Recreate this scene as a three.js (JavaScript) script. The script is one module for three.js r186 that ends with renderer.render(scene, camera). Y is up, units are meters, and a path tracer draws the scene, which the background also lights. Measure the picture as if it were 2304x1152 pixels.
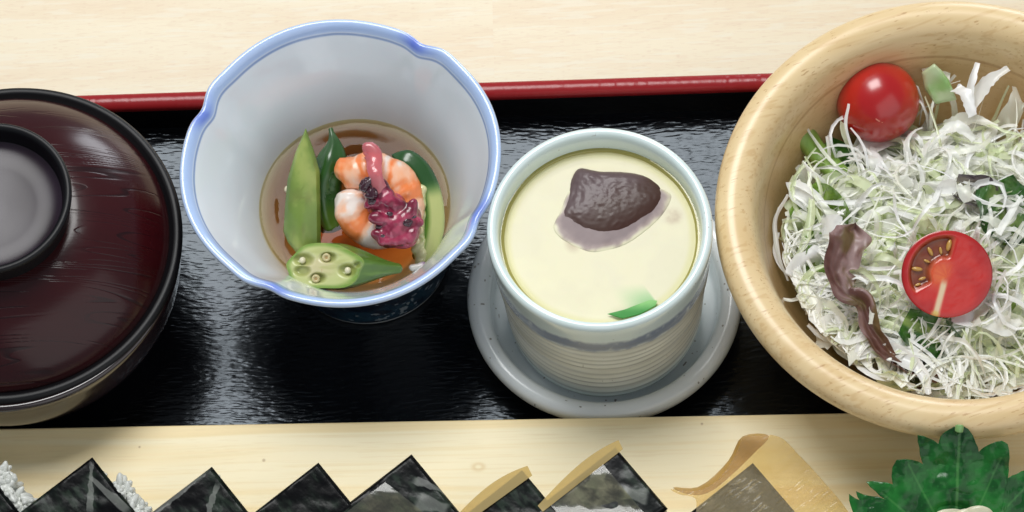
import * as THREE from 'three';
import { mergeGeometries, mergeVertices, toCreasedNormals } from 'three/addons/utils/BufferGeometryUtils.js';
import { TessellateModifier } from 'three/addons/modifiers/TessellateModifier.js';
import { MarchingCubes } from 'three/addons/objects/MarchingCubes.js';
import { RoundedBoxGeometry } from 'three/addons/geometries/RoundedBoxGeometry.js';
import { RectAreaLightUniformsLib } from 'three/addons/lights/RectAreaLightUniformsLib.js';

// ---------------------------------------------------------------- camera, light, exposure
const CM = 0.01;                                   // everything below is measured in centimetres
const scene = new THREE.Scene();
const renderer = new THREE.WebGLRenderer({ antialias: true });
renderer.setSize(1024, 512);
renderer.toneMapping = THREE.LinearToneMapping;
renderer.toneMappingExposure = 1.0;
renderer.shadowMap.enabled = true;
const rad = THREE.MathUtils.degToRad;
const camera = new THREE.PerspectiveCamera(2 * Math.atan(576 / 8000) * 180 / Math.PI, 2, 0.05, 20);
const VIEW = new THREE.Euler(rad(-64.651), rad(1.672), rad(-2.476));
camera.position.set(3.880 * CM, 120.944 * CM, 56.916 * CM);
camera.rotation.copy(VIEW);
scene.add(camera);
scene.background = new THREE.Color().setRGB(0.20, 0.224, 0.25);      // the dim, even light of the room
RectAreaLightUniformsLib.init();
const win = new THREE.RectAreaLight(new THREE.Color().setRGB(1.0, 1.0, 0.985), 10.1, 0.74, 0.60);   // main light: an unseen window above and behind the tray
win.name = 'unseen_window_light';
win.position.set(-0.16, 1.24, -0.56);
win.lookAt(0, 0.03, 0);
scene.add(win);
const room = new THREE.RectAreaLight(new THREE.Color().setRGB(1.0, 0.98, 0.95), 0.7, 2.4, 1.8);     // out of view on the near side, placed to light the front faces
room.name = 'unseen_near_light';
room.position.set(0.9, 1.15, 1.2);
room.lookAt(0, 0.03, 0);
scene.add(room);

const far = new THREE.RectAreaLight(new THREE.Color().setRGB(0.95, 1.0, 1.06), 7, 0.6, 0.5);      // out of view, low behind on the right, placed for the lid highlight
far.name = 'unseen_far_light';
far.position.set(0.62, 0.42, -1.75);
far.lookAt(-0.1, 0.05, 0);
scene.add(far);

// ---------------------------------------------------------------- helpers
function rng(a) { return () => { a |= 0; a = a + 0x6D2B79F5 | 0; let t = Math.imul(a ^ a >>> 15, 1 | a); t = t + Math.imul(t ^ t >>> 7, 61 | t) ^ t; return ((t ^ t >>> 14) >>> 0) / 4294967296; }; }
function hash(i, j, k) { let h = Math.imul(i, 374761393) ^ Math.imul(j, 668265263) ^ Math.imul(k, 2147483647 ^ 1013904223); h = Math.imul(h ^ h >>> 13, 1274126177); h ^= h >>> 16; return (h >>> 0) / 4294967296; }
function vn(x, y, z = 0) {
  const i = Math.floor(x), j = Math.floor(y), k = Math.floor(z); let a = x - i, b = y - j, c = z - k;
  a = a * a * (3 - 2 * a); b = b * b * (3 - 2 * b); c = c * c * (3 - 2 * c);
  const l = (p, q, t) => p + (q - p) * t;
  return l(l(l(hash(i, j, k), hash(i + 1, j, k), a), l(hash(i, j + 1, k), hash(i + 1, j + 1, k), a), b),
    l(l(hash(i, j, k + 1), hash(i + 1, j, k + 1), a), l(hash(i, j + 1, k + 1), hash(i + 1, j + 1, k + 1), a), b), c);
}
function fbm(x, y, z = 0, o = 3) { let s = 0, a = .5, n = 0; for (let i = 0; i < o; i++) { s += a * vn(x, y, z); n += a; a *= .5; x = x * 2.03 + 7.1; y = y * 2.03 + 3.7; z = z * 2.03 + 1.3; } return s / n; }
const ss = (a, b, x) => { const t = Math.min(1, Math.max(0, (x - a) / (b - a))); return t * t * (3 - 2 * t); };
const lerp = (a, b, t) => a + (b - a) * t;
const mix = (A, B, t) => { t = Math.min(1, Math.max(0, t)); return [lerp(A[0], B[0], t), lerp(A[1], B[1], t), lerp(A[2], B[2], t)]; };
const lin = (c) => c.map((v) => { v = Math.max(0, v) / 255; return v <= .04045 ? v / 12.92 : ((v + .055) / 1.055) ** 2.4; });
const col = (r, g, b) => new THREE.Color().setRGB(...lin([r, g, b]));
const phys = (o) => new THREE.MeshPhysicalMaterial({ roughness: .5, side: THREE.DoubleSide, ...o });

function tex(w, h, fn, srgb = true) {               // fn(u, v) -> [r, g, b] or a grey value, 0..255
  const d = new Uint8Array(w * h * 4);
  for (let y = 0; y < h; y++) for (let x = 0; x < w; x++) {
    let c = fn((x + .5) / w, (y + .5) / h); if (typeof c === 'number') c = [c, c, c];
    const i = (y * w + x) * 4; for (let k = 0; k < 3; k++) d[i + k] = Math.max(0, Math.min(255, c[k])); d[i + 3] = 255;
  }
  const t = new THREE.DataTexture(d, w, h, THREE.RGBAFormat);
  t.wrapS = t.wrapT = THREE.RepeatWrapping; t.magFilter = THREE.LinearFilter; t.minFilter = THREE.LinearFilter;
  if (srgb) t.colorSpace = THREE.SRGBColorSpace;
  t.needsUpdate = true; return t;
}
const taken = {};
function numbered(n) { const k = taken[n] = (taken[n] ?? -1) + 1; return k ? `${n}_${String(k).padStart(3, '0')}` : n; }
function mesh(name, geo, mat, parent, pos) {        // geometry in cm
  const g = geo.clone(); g.scale(CM, CM, CM);
  const m = new THREE.Mesh(g, mat); m.castShadow = m.receiveShadow = true;
  if (pos) m.position.set(pos[0] * CM, pos[1] * CM, pos[2] * CM);
  if (parent) { m.name = name; parent.add(m); } else { m.name = numbered(name); scene.add(m); }
  return m;
}
function tag(o, label, category, group) { o.userData.label = label; o.userData.category = category; if (group) o.userData.group = group; return o; }
function thing(name, label, category, pos, rot, group) {
  const o = new THREE.Group(); o.name = numbered(name); o.position.set(pos[0] * CM, pos[1] * CM, pos[2] * CM);
  if (rot) o.rotation.copy(rot);
  scene.add(o); return tag(o, label, category, group);
}
function grid(nu, nv, fn, opt = {}) {               // fn(u, v) -> [x, y, z]; opt.loop joins u ends, opt.color(u, v, p) -> sRGB
  const P = [], U = [], K = [], I = [];
  for (let j = 0; j <= nv; j++) for (let i = 0; i <= nu; i++) {
    const u = i / nu, v = j / nv, p = fn(u, v); P.push(...p); U.push(...(opt.uv ? opt.uv(u, v, p) : [u, v]));
    if (opt.color) K.push(...lin(opt.color(u, v, p)));
  }
  for (let j = 0; j < nv; j++) for (let i = 0; i < nu; i++) { const a = j * (nu + 1) + i, b = a + nu + 1; opt.flip ? I.push(a, a + 1, b, a + 1, b + 1, b) : I.push(a, b, a + 1, a + 1, b, b + 1); }
  const g = new THREE.BufferGeometry();
  g.setAttribute('position', new THREE.Float32BufferAttribute(P, 3)); g.setAttribute('uv', new THREE.Float32BufferAttribute(U, 2));
  if (opt.color) g.setAttribute('color', new THREE.Float32BufferAttribute(K, 3));
  g.setIndex(I); g.computeVertexNormals();
  if (opt.loop) { const n = g.attributes.normal, a = new THREE.Vector3(), b = new THREE.Vector3(); for (let j = 0; j <= nv; j++) { const s = j * (nu + 1), e = s + nu; a.fromBufferAttribute(n, s); b.fromBufferAttribute(n, e); a.add(b).normalize(); n.setXYZ(s, a.x, a.y, a.z); n.setXYZ(e, a.x, a.y, a.z); } }
  return g;
}
function profile(pts, n) {                          // smooth profile [r, y], evenly spaced; s = arc length counted from the highest point
  const c = new THREE.CatmullRomCurve3(pts.map((p) => new THREE.Vector3(p[0], p[1], 0)), false, 'centripetal'); c.arcLengthDivisions = 2000;
  const L = c.getLength(), q = c.getSpacedPoints(n).map((p) => [Math.max(0, p.x), p.y]);
  let top = 0; q.forEach((p, i) => { if (p[1] > q[top][1]) top = i; });
  return { q, n, L, s0: top / n * L };
}
function revolve(pr, seg, bend) {                   // bend(r, y, theta, s) -> [x, y, z]
  return grid(seg, pr.n, (u, v) => { const p = pr.q[Math.round(v * pr.n)], t = u * Math.PI * 2, s = v * pr.L - pr.s0; return bend ? bend(p[0], p[1], t, s) : [p[0] * Math.cos(t), p[1], p[0] * Math.sin(t)]; }, { loop: true });
}
const revTex = (pr, w, h, fn, srgb = true) => tex(w, h, (u, v) => { const f = v * pr.n, i = Math.min(pr.n - 1, Math.floor(f)), a = pr.q[i], b = pr.q[i + 1]; return fn(u * Math.PI * 2, v * pr.L - pr.s0, lerp(a[0], b[0], f - i), lerp(a[1], b[1], f - i)); }, srgb);
function sweep(pts, radius, nv, nu, opt = {}) {     // a closed tube along pts; radius(t, phi) ; color(t, phi)
  const c = new THREE.CatmullRomCurve3(pts.map((p) => new THREE.Vector3(...p)), false, 'centripetal'), fr = c.computeFrenetFrames(nv, false), up = new THREE.Vector3(0, 0, 1);
  const Q = []; for (let j = 0; j <= nv; j++) Q.push(c.getPointAt(j / nv));
  const fs = fr.tangents.map((t) => { const b = new THREE.Vector3().crossVectors(t, up).normalize(), n = new THREE.Vector3().crossVectors(b, t); return [b, n]; });
  return grid(nu, nv, (u, v) => { const j = Math.round(v * nv), f = u * Math.PI * 2, r = radius(v, f), [b, n] = fs[j], fl = opt.flat ?? 1, p = Q[j]; const x = Math.cos(f) * r, y = Math.sin(f) * r * fl; return [p.x + b.x * x + n.x * y, p.y + b.y * x + n.y * y, p.z + b.z * x + n.z * y]; }, { loop: true, flip: true, color: opt.color ? (u, v, p) => opt.color(v, u * Math.PI * 2, p) : null });
}
function rough(g, amp, f, seed = 0) { const p = g.attributes.position, n = g.attributes.normal; for (let i = 0; i < p.count; i++) { const d = amp * (fbm(p.getX(i) * f + seed, p.getY(i) * f, p.getZ(i) * f) - .5) * 2; p.setXYZ(i, p.getX(i) + n.getX(i) * d, p.getY(i) + n.getY(i) * d, p.getZ(i) + n.getZ(i) * d); } g.computeVertexNormals(); return g; }
function paint(g, fn) { const p = g.attributes.position, n = g.attributes.normal, k = []; for (let i = 0; i < p.count; i++) k.push(...lin(fn(p.getX(i), p.getY(i), p.getZ(i), n.getX(i), n.getY(i), n.getZ(i)))); g.setAttribute('color', new THREE.Float32BufferAttribute(k, 3)); return g; }
function blobs(list, res, k = .12) {                // smooth union of balls [x, y, z, r] meshed by marching cubes
  const lo = [1e9, 1e9, 1e9], hi = [-1e9, -1e9, -1e9]; for (const b of list) for (let a = 0; a < 3; a++) { lo[a] = Math.min(lo[a], b[a] - b[3]); hi[a] = Math.max(hi[a], b[a] + b[3]); }
  const half = Math.max(...hi.map((h, a) => h - lo[a])) / 2 * 1.15, c = lo.map((l, a) => (l + hi[a]) / 2), mc = new MarchingCubes(res, new THREE.MeshBasicMaterial(), false, false, 400000);
  for (let z = 0; z < res; z++) for (let y = 0; y < res; y++) for (let x = 0; x < res; x++) {
    const p = [x, y, z].map((i, a) => c[a] + (i - res / 2) / (res / 2) * half); let s = 0;
    for (const b of list) s += Math.exp(-(Math.hypot(p[0] - b[0], p[1] - b[1], p[2] - b[2]) - b[3]) / k);
    mc.field[x + y * res + z * res * res] = s > 0 ? k * Math.log(s) : -10;
  }
  mc.isolation = 0; mc.update(); const n = mc.count ?? mc.geometry.drawRange.count;
  let g = new THREE.BufferGeometry(); g.setAttribute('position', new THREE.BufferAttribute(mc.positionArray.slice(0, n * 3), 3));
  const pa = g.attributes.position; for (let i = 0; i < n; i++) pa.setXYZ(i, c[0] + pa.getX(i) * half, c[1] + pa.getY(i) * half, c[2] + pa.getZ(i) * half);
  g = mergeVertices(g, 1e-4); g.computeVertexNormals(); return g;
}
function sheet(outline, thick, edge, bend, color) { // a thin leaf-like sheet cut to an outline, then bent: bend(x, y) -> z
  const sh = new THREE.Shape(outline.map((p) => new THREE.Vector2(p[0], p[1])));
  let g = new THREE.ExtrudeGeometry(sh, { depth: thick, bevelEnabled: true, bevelThickness: thick * .4, bevelSize: thick * .4, bevelSegments: 1 });
  g.deleteAttribute('uv'); g.deleteAttribute('normal'); g = new TessellateModifier(edge, 7).modify(g);
  const p = g.attributes.position; for (let i = 0; i < p.count; i++) { const b = bend(p.getX(i), p.getY(i)); Array.isArray(b) ? p.setXYZ(i, b[0], b[1], b[2] + p.getZ(i)) : p.setZ(i, p.getZ(i) + b); }
  const flat = p.clone();
  g = mergeVertices(g, 1e-4); g.computeVertexNormals();
  if (color) paint(g, color); return g;
}
function smooth(pts, n) { return new THREE.CatmullRomCurve3(pts.map((p) => new THREE.Vector3(p[0], p[1], p[2] ?? 0)), false, 'centripetal').getPoints(n).map((p) => [p.x, p.y, p.z]); }
function starDome(outline, nt, nr, hfn, opt = {}) { // a mound over a star-shaped closed outline
  const c = new THREE.CatmullRomCurve3(outline.map((p) => new THREE.Vector3(p[0], p[1], 0)), true, 'centripetal');
  const cx = opt.cx ?? 0, cy = opt.cy ?? 0;
  return grid(nt, nr, (u, v) => { const q = c.getPoint(u % 1), x = lerp(q.x, cx, v), y = lerp(q.y, cy, v); return [x, y, hfn(1 - v, x, y)]; }, { loop: true, color: opt.color });
}
function thinBlade(path, width, thick, twist, seedless) { // a ribbon of four sides along a path; width(t)
  const c = new THREE.CatmullRomCurve3(path.map((p) => new THREE.Vector3(...p)), false, 'centripetal'), n = seedless ?? 12;
  const P = [], I = [], T = new THREE.Vector3(), up = new THREE.Vector3(0, 1, 0), b = new THREE.Vector3(), nn = new THREE.Vector3();
  for (let j = 0; j <= n; j++) {
    const t = j / n, q = c.getPoint(t); c.getTangent(t, T); b.crossVectors(T, up); if (b.lengthSq() < 1e-4) b.set(1, 0, 0); b.normalize(); nn.crossVectors(b, T).normalize();
    const a = twist(t), ca = Math.cos(a), sa = Math.sin(a), w = width(t) / 2, h = thick / 2 * (w > .03 ? 1 : .7);
    const bx = [b.x * ca + nn.x * sa, b.y * ca + nn.y * sa, b.z * ca + nn.z * sa], nx = [nn.x * ca - b.x * sa, nn.y * ca - b.y * sa, nn.z * ca - b.z * sa];
    for (const [i, k] of [[-1, 0], [0, 1], [1, 0], [0, -1]]) P.push(q.x + bx[0] * w * i + nx[0] * h * k, q.y + bx[1] * w * i + nx[1] * h * k, q.z + bx[2] * w * i + nx[2] * h * k);
  }
  for (let j = 0; j < n; j++) for (let i = 0; i < 4; i++) { const a = j * 4 + i, d = j * 4 + (i + 1) % 4; I.push(a, d, a + 4, d, d + 4, a + 4); }
  I.push(0, 2, 1, 0, 3, 2); const e = n * 4; I.push(e, e + 1, e + 2, e, e + 2, e + 3);
  const g = new THREE.BufferGeometry(); g.setAttribute('position', new THREE.Float32BufferAttribute(P, 3)); g.setIndex(I); g.computeVertexNormals(); return g;
}
function ribbon(path, width, cup, roll, seed, n = 14, ragged = .3) { // a thin cut strip of leaf, gently cupped, with uneven edges
  const c = new THREE.CatmullRomCurve3(path.map((p) => new THREE.Vector3(...p)), false, 'centripetal'), up = new THREE.Vector3(0, 1, 0);
  const fr = Array.from({ length: n + 1 }, (_, j) => { const q = c.getPoint(j / n), T = c.getTangent(j / n), b = new THREE.Vector3().crossVectors(T, up); if (b.lengthSq() < 1e-4) b.set(1, 0, 0); b.normalize(); return [q, b, new THREE.Vector3().crossVectors(b, T).normalize()]; });
  return grid(4, n, (u, v) => { const j = Math.round(v * n), [q, b, m] = fr[j], a = (u - .5) * 2, e = 1 + ragged * (vn(j * .8, a * 1.5 + seed, seed) - .5) * 2 * Math.abs(a), w = width(v) / 2, th = roll(v), ca = Math.cos(th), sa = Math.sin(th), x = a * w * e, y = cup * w * (a * a - .4) + .12 * w * Math.sin(v * 9 + a * 3 + seed); return [0, 1, 2].map((k) => { const B = b.getComponent(k), N = m.getComponent(k); return q.getComponent(k) + x * (B * ca + N * sa) + y * (N * ca - B * sa); }); });
}
const planarUV2 = (g, s) => planarUV(g, s, 0, 1);
const planarUV = (g, s, ax = 0, az = 2) => { const p = g.attributes.position, u = []; for (let i = 0; i < p.count; i++) u.push(p.getComponent(i, ax) / s + .5, p.getComponent(i, az) / s + .5); g.setAttribute('uv', new THREE.Float32BufferAttribute(u, 2)); return g; };

// ---------------------------------------------------------------- the setting: table
{
  const W = 48, H = 24;
  const map = tex(2048, 1024, (u, v) => {
    const x = u * W, z = v * H, px = 48, wrapX = (f) => f;                        // fine flecks run along x
    const band = fbm(x * .12, z * 1.1, 3, 3), fleck = vn(x * 2.2, z * 17, 5), fleck2 = vn(x * 4.5 + 9, z * 30, 8), fig = fbm(x * .9, z * 9, 1, 2);
    let c = mix([240, 225, 194], [236, 216, 183], ss(.3, .7, band));
    c = mix(c, [224, 196, 165], .2 * ss(.62, .85, fleck)); c = mix(c, [214, 180, 150], .2 * ss(.72, .92, fleck2)); c = mix(c, [240, 231, 208], .5 * ss(.55, .75, fig));
    return c;
  });
  map.repeat.set(1 / W, 1 / H);
  const m = new THREE.MeshPhysicalMaterial({ map, roughness: .42, clearcoat: .15, clearcoatRoughness: .35 });
  const g = planarUV(new RoundedBoxGeometry(180, 3, 120, 3, .4), 1); g.translate(0, -1.5, 0);
  const o = mesh('table', g, m); o.userData.kind = 'structure'; o.userData.label = 'pale wood table top with fine grain under the tray';
}

// ---------------------------------------------------------------- lacquered tray
{
  const t = thing('serving_tray', 'long black lacquered tray with a rounded red rim on the pale table', 'tray', [2, 0, 10.42], new THREE.Euler(0, rad(-.8), 0));
  const X = 34, Z = 16.25, RC = 3;                    // half sizes of the inside of the wall
  const loop = (off, n = 12) => { const a = []; for (let q = 0; q < 4; q++) { const sx = [1, -1, -1, 1][q], sz = [1, 1, -1, -1][q]; for (let i = 0; i <= n; i++) { const f = q * Math.PI / 2 + i / n * Math.PI / 2; a.push([sx * (X - RC) + Math.cos(f) * (RC + off), sz * (Z - RC) + Math.sin(f) * (RC + off)]); } } a.push(a[0]); return a; };
  const around = (prof) => { const L = prof.map((p) => loop(p[0])), nu = L[0].length - 1; return grid(nu, prof.length - 1, (u, v) => { const j = Math.round(v * (prof.length - 1)), i = Math.round(u * nu); return [L[j][i][0], prof[j][1], L[j][i][1]]; }, { loop: true, uv: (u, v, p) => [p[0] / 12 + .5, (p[1] + p[2]) / 12 + .5] }); };
  const bump = tex(1024, 1024, (u, v) => {
    const at = (x, z) => { const w = z + .2 * fbm(x * .5, z * .5, 2) + .12 * Math.sin(x * .7); return ss(.25, .75, vn(x * 2.1, w * 11, 1) * .6 + vn(x * 4.1, w * 19, 4) * .4) * 217 + 38 * vn(x * 9, w * 26, 9); };
    const x = u * 12, z = v * 12, tu = ss(.85, 1, u), tv = ss(.85, 1, v);       // cross-faded so that the pattern joins at its edges
    const row = (zz) => tu > 0 ? lerp(at(x, zz), at(x - 12, zz), tu) : at(x, zz);
    return tv > 0 ? lerp(row(z), row(z - 12), tv) : row(z);
  }, false);
  const black = phys({ color: col(11, 12, 16), roughness: .17, bumpMap: bump, bumpScale: .0001, specularIntensity: .85, specularColor: new THREE.Color().setRGB(.8, .9, 1) });
  const wallm = phys({ color: col(10, 10, 12), roughness: .3, bumpMap: bump, bumpScale: .00004 });
  const fl = loop(0).slice(0, -1), sh = new THREE.Shape(fl.map((p) => new THREE.Vector2(p[0], -p[1])));
  const fg = new THREE.ExtrudeGeometry(sh, { depth: .45, bevelEnabled: false }); fg.rotateX(-Math.PI / 2); fg.translate(0, .35, 0); planarUV(fg, 12);
  mesh('floor_panel', fg, black, t);
  mesh('wall', around([[-.05, .3], [-.002, .79], [.12, 1.6], [.2, 2.2], [.55, 2.2], [.55, .3], [-.05, .3]]), wallm, t);
  const rim = []; for (let i = 0; i <= 18; i++) { const f = i / 18 * Math.PI * 2; rim.push([.34 + .36 * Math.cos(f), 2.3 - .28 * Math.sin(f)]); }
  const rb = tex(512, 128, (u, v) => 255 * fbm(u * 60, v * 24, 3, 3), false);
  mesh('rim', around(rim), phys({ color: col(158, 34, 38), roughness: .26, specularIntensity: .8, bumpMap: rb, bumpScale: .00022 }), t);
}

// ---------------------------------------------------------------- wooden serving board
{
  const t = thing('serving_board', 'pale pine serving board standing in the tray under the row of sushi', 'board', [4, .8, 15.7], new THREE.Euler(0, rad(-1.45), 0));
  const map = tex(2048, 512, (u, v) => {
    const x = u * 44, z = v * 16, w = z + 1.1 * fbm(x * .06, z * .25, 2, 3) + .012 * x, g = fbm(x * .05, w * 2.4, 4, 3), f = vn(x * .25, w * 13, 2), p = vn(x * .8, w * 34, 6);
    let c = mix([254, 240, 200], [250, 227, 174], ss(.38, .7, g)); c = mix(c, [240, 216, 158], .28 * ss(.55, .9, f)); c = mix(c, [226, 198, 144], .2 * ss(.7, .95, p));
    const k = Math.hypot((x - 21.5) / .22, (z - 2.6) / .15); if (k < 1.6) c = mix(c, [222, 190, 130], .5 * ss(1.6, .6, k) * ss(.2, .8, k));
    for (const [sx, sz, r] of [[13.8, 2.2, .05], [29.5, 1.1, .04], [9.3, 1.6, .035]]) c = mix(c, [150, 120, 84], .5 * ss(r * 1.6, r * .6, Math.hypot(x - sx, z - sz)));
    return c;
  });
  const m = new THREE.MeshPhysicalMaterial({ map, roughness: .48, bumpMap: map, bumpScale: .00008 });
  const top = new RoundedBoxGeometry(62, 1.1, 16, 3, .09); top.translate(0, 1.85, 0);
  const p = top.attributes.position, uv = []; for (let i = 0; i < p.count; i++) uv.push((p.getX(i) + 27) / 44, (p.getZ(i) + 8) / 16 + p.getY(i) * .02); top.setAttribute('uv', new THREE.Float32BufferAttribute(uv, 2));
  mesh('top_panel', top, m, t);
  for (const s of [-1, 1]) { const l = new RoundedBoxGeometry(1.6, 1.3, 14, 2, .08); l.translate(s * 22, .65, 0); mesh('leg', planarUV(l, 30), m, t); }
}

// ---------------------------------------------------------------- lacquer soup bowl and lid
{
  const t = thing('soup_bowl', 'dark lacquered soup bowl under the round maroon lid at the tray end', 'bowl', [-18.05, .8, 1.45]); t.scale.set(1.045, 1, 1.045);
  const m = phys({ color: col(30, 10, 12), roughness: .25, clearcoat: 1, clearcoatRoughness: .1 });
  const pr = profile([[0, .35], [2.4, .35], [2.55, 0], [2.9, 0], [3.0, .5], [4.1, 1.0], [5.1, 2.0], [5.75, 3.4], [6.0, 4.8], [6.05, 5.5], [5.95, 5.6], [5.8, 5.5], [5.6, 4], [4.8, 2.2], [3, 1.2], [0, 1]], 150);
  mesh('body', revolve(pr, 160), m, t);
  const l = thing('lacquer_lid', 'domed maroon lacquer lid with a hollow ring knob and black edge', 'lid', [-17.95, 6.15, 1.25]); l.scale.set(1.045, 1, 1.045);
  const grain = tex(1024, 1024, (u, v) => { const x = u * 16, z = v * 16, w = z + .9 * fbm(x * .12, z * .3, 1, 2) + .004 * (x - 8) ** 2; const k = fbm(x * .1, w * 1.2, 2, 2) * 22 + w * .8, f = k - Math.floor(k); const line = ss(.0, .06, f) * ss(.34, .1, f) * ss(.35, .6, vn(x * .5, Math.floor(k) * 3.3, 5)); return 255 * (1 - .8 * line - .12 * vn(x * 3, w * 26, 3)); }, false);
  const gmap = tex(1024, 1024, (u, v) => { const x = u * 16, z = v * 16; const d = grain.image.data[(Math.floor(v * 1024) * 1024 + Math.floor(u * 1024)) * 4] / 255; return mix([14, 5, 8], mix([58, 14, 18], [44, 10, 13], fbm(x * .3, z * .8, 3)), ss(-.5, .7, d)); });
  const dm = phys({ map: gmap, roughness: .2, specularIntensity: .85, bumpMap: grain, bumpScale: .00007 });
  const bl = phys({ color: col(15, 15, 18), roughness: .42, specularIntensity: .6 });
  const dome = profile([[5.62, .0], [5.55, .3], [5.32, .75], [4.9, 1.25], [4.25, 1.78], [3.5, 2.2], [2.8, 2.45], [2.42, 2.53]], 80);
  mesh('dome', (() => { const g = revolve(dome, 200); return planarUV(g, 16); })(), dm, l);
  const fl = profile([[5.5, -.05], [5.9, -.1], [6.02, .05], [6.02, .25], [5.93, .36], [5.78, .36], [5.66, .25], [5.56, .16]], 50);
  mesh('edge_ring', revolve(fl, 200), bl, l);
  const kn = profile([[2.6, 2.42], [2.66, 2.8], [2.76, 3.3], [2.84, 3.62], [2.78, 3.72], [2.66, 3.72], [2.57, 3.62], [2.48, 3.2], [2.4, 2.95]], 60);
  const k = mesh('knob', revolve(kn, 160), bl, l, [-.12, 0, -.12]);
  const disc = tex(512, 512, (u, v) => { const x = u * 6, y = v * 6; return mix([40, 28, 40], [34, 20, 30], ss(.3, .7, fbm(x * 1.2, y * 1.2, 4, 2))); }), db = tex(512, 512, (u, v) => 255 * fbm(u * 4, v * 4, 2, 3), false);
  const kd = profile([[2.46, 3.05], [2.3, 2.95], [1.5, 2.86], [.6, 2.8], [0, 2.78]], 50);
  mesh('knob_floor', planarUV(revolve(kd, 120), 6), phys({ map: disc, roughness: .24, specularIntensity: .75 }), k);
}

// ---------------------------------------------------------------- blue rimmed porcelain bowl
const BB = [-5.36, .8, -.5];
{
  const t = thing('porcelain_bowl', 'white porcelain bowl with scalloped blue rim and dark painted outside, holding okra and shrimp', 'bowl', BB); t.scale.set(1.02, 1, 1.02);
  const NOTCH = [-57, 205.3, 117.5, 27].map(rad);
  const pr = profile([[0, .3], [2.5, .28], [2.62, 0], [2.95, 0], [3.08, .35], [3.2, 1.2], [3.38, 2.2], [3.72, 3.6], [4.3, 5.2], [5.0, 6.6], [5.48, 7.35], [5.6, 7.56], [5.58, 7.66], [5.48, 7.7], [5.34, 7.62], [5.14, 7.3], [4.7, 6.5], [4.0, 5.2], [3.42, 3.8], [3.05, 2.4], [2.75, 1.4], [2.2, 1.0], [0, .85]], 260);
  const dth = (a, b) => { let d = (a - b) % (Math.PI * 2); if (d > Math.PI) d -= Math.PI * 2; if (d < -Math.PI) d += Math.PI * 2; return d; };
  const g = revolve(pr, 360, (r, y, th) => {
    const w = ss(3.2, 7.6, y); let k = 1 + .012 * w * Math.cos(4 * (th - rad(27)) + Math.PI), dy = 0;
    for (const n of NOTCH) { const d = dth(th, n); k -= w * (.022 * Math.exp(-((d / .085) ** 2)) - .012 * Math.exp(-(((d - .17) / .1) ** 2))); dy -= ss(6, 7.6, y) * .11 * Math.exp(-((d / .1) ** 2)); }
    return [r * k * Math.cos(th) - .4 * y / 7.6, y + dy, r * k * Math.sin(th) + .05 * y / 7.6];
  });
  const map = revTex(pr, 2048, 1024, (th, s, r, y) => {
    const cx = Math.cos(th), sx = Math.sin(th), wob = .05 * (fbm(cx * 4 + 9, sx * 4, 3) - .5);
    const s2 = s + wob; let pool = 0; for (const n of NOTCH) { const d = dth(th, n); pool = Math.max(pool, Math.exp(-(((d + .04) / .11) ** 2))); }
    const white = [241, 247, 251]; let c = mix(white, [236, 243, 249], fbm(cx * 3, s, sx * 3));
    if (s2 > -.42) {
      const band = mix([210, 226, 250], [182, 206, 247], ss(-.25, .12, s2)); const deep = mix(band, [78, 104, 214], pool * ss(-.2, 0, s2) * ss(.5, .2, s2) * (.35 + .65 * fbm(cx * 9, sx * 9, 1)));
      c = mix(c, mix(deep, [186, 212, 250], .5 * ss(.35, .6, fbm(cx * 6, sx * 6, s * 3)) * (1 - pool)), ss(-.42, -.36, s2) * ss(.5, .38, s2));
      c = mix(c, [128, 154, 205], .85 * ss(.44, .5, s2) * ss(.6, .53, s2));
    }
    if (s2 < -.42 && y > .3) {
      const up = ss(-.42, -.5, s2), n = fbm(cx * 5 + 3, s * 1.6, sx * 5, 3), n2 = fbm(cx * 11, s * 3, sx * 11 + 4, 3);
      let d = mix([14, 26, 46], [26, 62, 84], ss(.4, .62, n)); d = mix(d, [150, 160, 168], ss(.66, .7, n2)); const edge = -.62 - .12 * Math.sin(th * 26 + 4 * fbm(cx * 2, sx * 2, 7));
      c = mix(c, d, ss(edge + .03, edge - .03, s2)); c = mix(c, [215, 222, 228], up * ss(edge - .03, edge + .03, s2));
    }
    return c;
  });
  mesh('body', g, phys({ map, roughness: .2, clearcoat: .8, clearcoatRoughness: .06 }), t);
  // the broth
  const lvl = 3.9, br = (th) => 3.5;
  const bg = grid(160, 60, (u, v) => { const th = u * Math.PI * 2, r = br(th) * (1 - v); return [r * Math.cos(th) - .4 * lvl / 7.6, lvl + .05 * Math.exp(-v * 26) + (.1 * (fbm(r * Math.cos(th) * 1.1, r * Math.sin(th) * 1.1, 4, 2) - .5) + .05 * Math.sin(r * 4.2) * Math.cos(th * 2)) * ss(0, .25, v), r * Math.sin(th)]; }, { loop: true, flip: true, color: (u, v) => mix([240, 232, 200], mix([206, 156, 98], [168, 110, 64], ss(.2, .5, v)), ss(0, .2, v)) });
  const b = mesh('broth', bg, phys({ vertexColors: true, roughness: 0, specularIntensity: .5, transmission: 1, thickness: 0, ior: 1.34 }), null, BB);
  tag(b, 'clear amber broth pooled round the okra and shrimp in the porcelain bowl', 'broth');
}

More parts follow.
